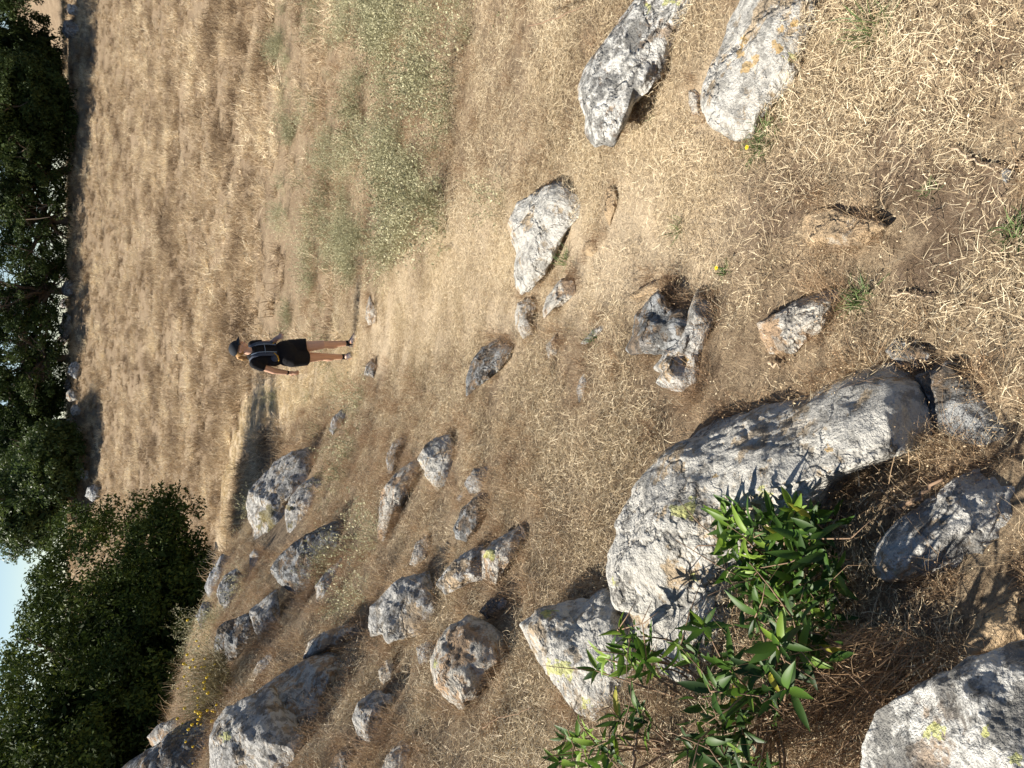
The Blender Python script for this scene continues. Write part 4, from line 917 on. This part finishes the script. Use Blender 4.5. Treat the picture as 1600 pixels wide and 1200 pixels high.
# ------------------------------------------------------------------ the hiker
def capsule(m, a, b, ra, rb, k=16):
    a = np.array(a, float); b = np.array(b, float); n = 6
    m.tube([a + (b - a) * t for t in np.linspace(0, 1, n)], [ra + (rb - ra) * t for t in np.linspace(0, 1, n)], k); m.ball(a, ra, k, 10); m.ball(b, rb, k, 10)
def fuse(name, m, mat, parent, voxel=0.008, sm=4):
    """weld overlapping forms into one continuous skin"""
    o = m.build(name, mat, parent); md = o.modifiers.new('r', 'REMESH'); md.mode = 'VOXEL'; md.voxel_size = voxel
    if sm: s_ = o.modifiers.new('s', 'SMOOTH'); s_.iterations = sm; s_.factor = 0.5
    bpy.context.view_layer.update(); dg = bpy.context.evaluated_depsgraph_get()
    me = bpy.data.meshes.new_from_object(o.evaluated_get(dg)); o.modifiers.clear(); o.data = me
    me.polygons.foreach_set('use_smooth', np.ones(len(me.polygons), bool))
    if not me.materials: me.materials.append(mat)
    return o
_f = hit(553, 541) * ray(553, 541); Y0 = _f[1]; print('hiker at', _f)
def PP(x, y, dY=0.0):
    r_ = ray(x, y); return (Y0 + dY) / r_[1] * r_
SKIN = plain('skin', (0.62, 0.38, 0.27), 0.55, 0.35, 0.08, 30); BLACK = plain('black_cloth', (0.013, 0.013, 0.015), 0.85, 0.15, 0.3, 22, 0.02); CAPM = plain('cap_cloth', (0.022, 0.026, 0.032), 0.8, 0.2)
HAIR = plain('blonde_hair', (0.40, 0.24, 0.10), 0.6, 0.3, 0.35, 90, 0.004); NAVY = plain('vest_mesh', (0.05, 0.065, 0.10), 0.7, 0.3, 0.4, 70); BLUE = plain('pale_blue_trim', (0.20, 0.26, 0.35), 0.7, 0.2)
YEL = plain('mustard_trim', (0.50, 0.29, 0.04), 0.7, 0.2); SHOE = plain('shoe_fabric', (0.07, 0.06, 0.075), 0.8, 0.2, 0.3, 80); SOLE = plain('orange_sole', (0.55, 0.12, 0.05), 0.7, 0.2); SOCK = plain('black_sock', (0.02, 0.02, 0.022), 0.9, 0.1); GLASS = plain('sunglass_lens', (0.01, 0.01, 0.012), 0.15, 0.6); LIP = plain('lips', (0.45, 0.17, 0.15), 0.5, 0.3)
base = PP(553, 545); base[2] = float(H(base[0], base[1]))
hiker = empty('person', tuple(base)); tag(hiker, 'hiker in black cap, t-shirt and shorts with a running vest, walking down the path', 'person')
lat = np.array([0.80, 0.60, 0.0]); fwd = np.array([0.60, -0.80, 0.0]); zz = np.array([0, 0, 1.0])
Rb = np.stack([lat, -fwd, zz], 1)                       # body frame: x to her left, y backwards
hf = np.array([0.86, -0.50, -0.08]); hf /= np.linalg.norm(hf); hl = np.cross(zz, hf); hl /= np.linalg.norm(hl); hu = np.cross(hf, hl); Rh = np.stack([hl, -hf, hu], 1)
head = PP(373, 544.5); neck = PP(391, 549.5, 0.0); rsh = PP(397, 568.5, -0.06); lsh = PP(395, 539, 0.12); chest = (rsh + lsh) / 2 - zz * 0.10
rel = PP(427, 579.5, 0.0); rwr = PP(451, 582.5, 0.08); lel = PP(424.5, 536.5, 0.10); lwr = PP(434, 527.5, -0.08)
pel = PP(450, 552, 0.0); waist = PP(426, 556.5, 0.0); rhip = pel - lat * 0.085 - zz * 0.03; lhip = pel + lat * 0.085 - zz * 0.03
rkn = PP(500, 557.5, 0.06); ran = PP(536, 557.5, 0.20); lkn = PP(505, 538.5, -0.08); lan = PP(541, 536, -0.06)
def ground_at(p, dz=0.0): q = np.array(p, float); q[2] = float(H(q[0], q[1])) + dz; return q
ran = ground_at(ran, 0.085); lan = ground_at(lan, 0.085)
rtoe = ground_at(ran + np.array([0.02, -0.17, 0]), 0.03); ltoe = ground_at(lan + np.array([0.11, -0.14, 0]), 0.03)
m = MB()
m.ball(head + hu * 0.012, (0.073, 0.092, 0.098), 24, 16, R=Rh); m.ball(head + hf * 0.035 - hu * 0.058, (0.047, 0.052, 0.048), 20, 12, R=Rh)          # skull, jaw
m.ball(head + hf * 0.062 - hu * 0.086, (0.020, 0.018, 0.016), 12, 8, R=Rh)
m.tube([head + hf * 0.083 + hu * 0.02, head + hf * 0.106 - hu * 0.022], [0.008, 0.014], 10); m.ball(head + hf * 0.101 - hu * 0.026, 0.013)      # nose
m.ball(head + hf * 0.084 - hu * 0.053, (0.022, 0.010, 0.010), 12, 8, R=Rh)
for s_ in (-1, 1):
    m.ball(head + hl * 0.074 * s_ - hu * 0.01 - hf * 0.005, (0.010, 0.018, 0.028), 12, 8, R=Rh); m.ball(head + hf * 0.062 + hl * 0.038 * s_ - hu * 0.03, 0.022)
capsule(m, neck - zz * 0.02, head - hu * 0.05 - hf * 0.012, 0.055, 0.048)
m.ball(chest, (0.155, 0.10, 0.17), 20, 12, R=Rb); m.ball(waist, (0.125, 0.09, 0.14), 20, 12, R=Rb); m.ball(pel, (0.165, 0.115, 0.14), 20, 12, R=Rb)
capsule(m, chest + zz * 0.04, waist, 0.10, 0.10); capsule(m, rsh, lsh, 0.048, 0.048)
for a, b, c_, r0, r1, r2 in ((rsh, rel, rwr, 0.050, 0.041, 0.027), (lsh, lel, lwr, 0.050, 0.041, 0.027)):
    capsule(m, a, b, r0, r1); capsule(m, b, c_, r1 * 1.02, r2)
for h_, k_, a_ in ((rhip, rkn, ran), (lhip, lkn, lan)):
    capsule(m, h_, k_, 0.090, 0.057); capsule(m, k_, a_, 0.053, 0.034); m.ball(k_ + (a_ - k_) * 0.30 - fwd * 0.02, (0.051, 0.051, 0.11), 14, 10)
def hand(m, w, d, palm_n, L=0.17, curl=0.5, thumb=1):
    d = d / np.linalg.norm(d); s_ = np.cross(d, palm_n); s_ /= np.linalg.norm(s_); pn = np.cross(s_, d); R_ = np.stack([s_, pn, d], 1)
    m.ball(w + d * 0.045, (0.036, 0.016, 0.050), 14, 10, R=R_); m.tube([w - d * 0.02, w + d * 0.03], [0.023, 0.026], 10)
    for i, (o_, l_) in enumerate(((-0.027, 0.060), (-0.009, 0.074), (0.010, 0.069), (0.027, 0.054))):
        p = w + d * 0.082 + s_ * o_; dd = d + s_ * o_ * 4; c0 = curl * (0.7 + 0.15 * i)
        for j, f in enumerate((0.45, 0.32, 0.23)):
            an = c0 * (j + 0.5); e = p + (dd * math.cos(an) + pn * math.sin(an)) * l_ * f; m.tube([p, e], [0.0088 - 0.001 * j, 0.0080 - 0.001 * j], 8); m.ball(e, 0.0080 - 0.001 * j, 8, 6); p = e
    p = w + d * 0.022 + s_ * 0.024 * thumb; e = p + (d * 0.55 + s_ * 0.75 * thumb + pn * 0.3) * 0.038; m.tube([p, e], [0.012, 0.010], 8); m.ball(e, 0.0098, 8, 6); e2 = e + (d * 0.85 + s_ * 0.3 * thumb + pn * 0.3) * 0.032; m.tube([e, e2], [0.0095, 0.0075], 8); m.ball(e2, 0.0075, 8, 6)
hand(m, rwr, PP(470, 583.5, 0.06) - rwr, np.array([0.6, 0.6, 0.2]), curl=0.45, thumb=-1)
hand(m, lwr, PP(441, 524, -0.24) - lwr, np.array([-0.2, 0.3, -1.0]), curl=0.5, thumb=1)
capsule(m, ran, rtoe, 0.034, 0.026); capsule(m, lan, ltoe, 0.034, 0.026)
fuse('body', m, SKIN, hiker, 0.0055, 5)
m = MB()                                                   # t-shirt
m.ball(chest, (0.172, 0.118, 0.185), 24, 14, R=Rb); m.ball(waist, (0.15, 0.11, 0.15), 24, 14, R=Rb); capsule(m, chest + zz * 0.02, waist - zz * 0.02, 0.115, 0.12); capsule(m, rsh - zz * .004, lsh - zz * .004, 0.055, 0.055)
m.ball((chest + pel) / 2, (0.148, 0.108, 0.2), 20, 12, R=Rb)
for a, b in ((rsh, rel), (lsh, lel)):
    e = a + (b - a) * 0.5; m.tube([a, a + (e - a) * 0.5, e], [0.062, 0.064, 0.062], 16); m.ball(a, 0.060, 16, 10)
m.tube([neck - zz * 0.05, neck - zz * 0.012], [0.085, 0.062], 18)
fuse('t_shirt', m, BLACK, hiker, 0.007, 4)
m = MB()                                                   # loose shorts
m.ball(pel + zz * 0.02, (0.190, 0.150, 0.165), 24, 14, R=Rb)
for h_, k_ in ((rhip, rkn), (lhip, lkn)):
    e = h_ + (k_ - h_) * 0.52; m.tube([h_ + zz * 0.05, h_, (h_ + e) / 2, e], [0.11, 0.122, 0.116, 0.110], 20)
fuse('shorts', m, BLACK, hiker, 0.008, 4)
m = MB(); m.ball(head + hu * 0.035 - hf * 0.004, (0.088, 0.106, 0.088), 24, 14, R=Rh)          # cap crown, cut at the rim
cap = m.build('cap', CAPM, hiker); bm = bmesh.new(); bm.from_mesh(cap.data)
bmesh.ops.bisect_plane(bm, geom=bm.verts[:] + bm.edges[:] + bm.faces[:], plane_co=Vector(head + hu * 0.028 - base), plane_no=Vector(hu + hf * 0.10), clear_inner=True)
bmesh.ops.solidify(bm, geom=bm.faces[:], thickness=0.003); bm.to_mesh(cap.data); bm.free()
m = MB(); V = []; Fc = []
for z_ in (0, 0.005):
    for i in range(13):
        a = -1.15 + 2.3 * i / 12; x_ = math.sin(a) * 0.078; y_ = math.cos(a) * 0.09
        V.append(head + hu * (0.040 + z_) + hl * x_ + hf * y_ * 0.9); V.append(head + hu * (0.030 + z_ - 0.012 * abs(a)) + hl * x_ * 1.02 + hf * (y_ * 0.6 + 0.112 * math.cos(a * 0.8)))
for i in range(12):
    b0 = 2 * i; b1 = 26 + 2 * i; Fc += [(b0, b0 + 1, b0 + 3, b0 + 2), (b1, b1 + 2, b1 + 3, b1 + 1), (b0 + 1, b1 + 1, b1 + 3, b0 + 3)]
Fc += [(0, 26, 27, 1), (24, 25, 51, 50)]
m.add(V, Fc); m.build('brim', CAPM, cap)
bpy.data.objects['brim'].location = (0, 0, 0)
m = MB()                                                   # hair: under the cap and a ponytail
m.ball(head - hf * 0.030 + hu * 0.008, (0.083, 0.080, 0.086), 20, 12, R=Rh)
b0 = head - hf * 0.10 + hu * 0.0; tl = [b0, b0 - hf * 0.03 - zz * 0.02, b0 - hf * 0.045 - zz * 0.07, b0 - hf * 0.04 - zz * 0.13, b0 - hf * 0.03 - zz * 0.17]
m.tube(tl, [0.018, 0.030, 0.033, 0.026, 0.008], 12)
fuse('hair', m, HAIR, hiker, 0.006, 3)
m = MB()
for s_ in (-1, 1):
    m.ball(head + hf * 0.086 + hl * 0.031 * s_ + hu * 0.010, (0.027, 0.008, 0.018), 14, 8, R=Rh); m.tube([head + hf * 0.078 + hl * 0.055 * s_ + hu * 0.012, head + hl * 0.084 * s_ + hu * 0.012 + hf * 0.0], 0.003, 6)
m.tube([head + hf * 0.096 - hl * 0.012 + hu * 0.013, head + hf * 0.096 + hl * 0.012 + hu * 0.013], 0.003, 6); m.build('sunglasses', GLASS, hiker)
m = MB(); m.ball(head + hf * 0.0915 - hu * 0.053, (0.019, 0.006, 0.006), 12, 8, R=Rh); m.build('mouth', LIP, hiker)
# running vest: two straps over the shoulders, side panels, mustard pulls
vest = empty('running_vest', (0, 0, 0)); vest.parent = hiker; vest.location = tuple(chest - base)
class _P: pass
def sub(name, m, mat):
    o = mesh_obj(name, np.concatenate(m.V) - chest + base * 0, m.F, mat, None, (0, 0, 0), attrs={'rnd': np.concatenate(m.A)}); o.parent = vest; return o
def strap(s_, mat, w, off, nm):
    mm = MB(); pts = [chest + lat * 0.085 * s_ + fwd * (0.120 + off) - zz * 0.16, chest + lat * 0.092 * s_ + fwd * (0.126 + off) - zz * 0.06, chest + lat * 0.088 * s_ + fwd * (0.112 + off) + zz * 0.05,
                      chest + lat * 0.080 * s_ + fwd * (0.070 + off) + zz * (0.125), chest + lat * 0.078 * s_ + zz * (0.158 + off), chest + lat * 0.075 * s_ - fwd * 0.07 + zz * 0.135]
    T = np.linspace(0, 5, 16); pts = np.array(pts); Q = np.stack([np.interp(T, range(6), pts[:, i]) for i in range(3)], -1); Q[1:-1] = (Q[:-2] + 2 * Q[1:-1] + Q[2:]) / 4
    V = []; Fc = []
    for q in Q:
        o_ = (q - chest); o_ = o_ - lat * (o_ @ lat); o_ /= np.linalg.norm(o_); V += [q - lat * w, q + lat * w, q + lat * w + o_ * 0.008, q - lat * w + o_ * 0.008]
    for i in range(15):
        for j in range(4): a = 4 * i + j; b = 4 * i + (j + 1) % 4; Fc.append((a, b, b + 4, a + 4))
    Fc += [(0, 1, 2, 3), (60, 63, 62, 61)]; mm.add(V, Fc); sub(nm, mm, mat)
for s_ in (-1, 1):
    strap(s_, NAVY, 0.030, 0.0, 'strap'); strap(s_ * 0.72, BLUE, 0.005, 0.012, 'piping')
    mm = MB(); mm.ball(chest + lat * 0.115 * s_ + fwd * 0.075 - zz * 0.14, (0.055, 0.045, 0.055), 16, 10, R=Rb); sub('pocket', mm, NAVY)
    mm = MB(); mm.tube([chest + lat * 0.075 * s_ + fwd * 0.128 - zz * 0.13, chest + lat * 0.12 * s_ + fwd * 0.118 - zz * 0.17, chest + lat * 0.16 * s_ + fwd * 0.07 - zz * 0.19], 0.010, 8); sub('mustard_pull', mm, YEL)
mm = MB(); mm.ball(chest - fwd * 0.125 - zz * 0.02, (0.12, 0.045, 0.15), 18, 12, R=Rb); sub('back_pack', mm, NAVY)
mm = MB(); mm.tube([chest - lat * 0.08 + fwd * 0.133 - zz * 0.02, chest + fwd * 0.128 - zz * 0.025, chest + lat * 0.08 + fwd * 0.133 - zz * 0.02], 0.005, 6); sub('chest_strap', mm, BLUE)
m = MB(); d = (rwr - rel) / np.linalg.norm(rwr - rel); m.tube([rwr - d * 0.035, rwr - d * 0.012], 0.030, 16); m.build('watch', BLACK, hiker)
for an, to, kn in ((ran, rtoe, rkn), (lan, ltoe, lkn)):
    m = MB(); m.tube([an + (kn - an) * 0.16, an + (kn - an) * 0.02], [0.038, 0.040], 14); m.ball(an, 0.040, 14, 8); m.build('sock', SOCK, hiker)
    d = to - an; d[2] = 0; d /= np.linalg.norm(d); sd_ = np.cross(zz, d); R_ = np.stack([sd_, d, zz], 1); m = MB()
    c0 = ground_at(an - d * 0.02, 0.055); c1 = ground_at(an + d * 0.08, 0.045); c2 = ground_at(an + d * 0.16, 0.035)
    m.ball(c0, (0.040, 0.055, 0.045), 16, 10, R=R_); m.ball(c1, (0.044, 0.085, 0.040), 16, 10, R=R_); m.ball(c2, (0.044, 0.055, 0.028), 16, 10, R=R_); sh_ = fuse('shoe', m, SHOE, hiker, 0.006, 3)
    m = MB(); m.ball(ground_at(an + d * 0.0, 0.016), (0.042, 0.07, 0.016), 16, 8, R=R_); m.ball(ground_at(an + d * 0.12, 0.014), (0.047, 0.10, 0.014), 16, 8, R=R_); so_ = m.build('sole', SOLE, sh_)
    so_.data.transform(Matrix.Translation(-Vector(base)))
bpy.data.objects['brim'].data.transform(Matrix.Translation(-Vector(base)))
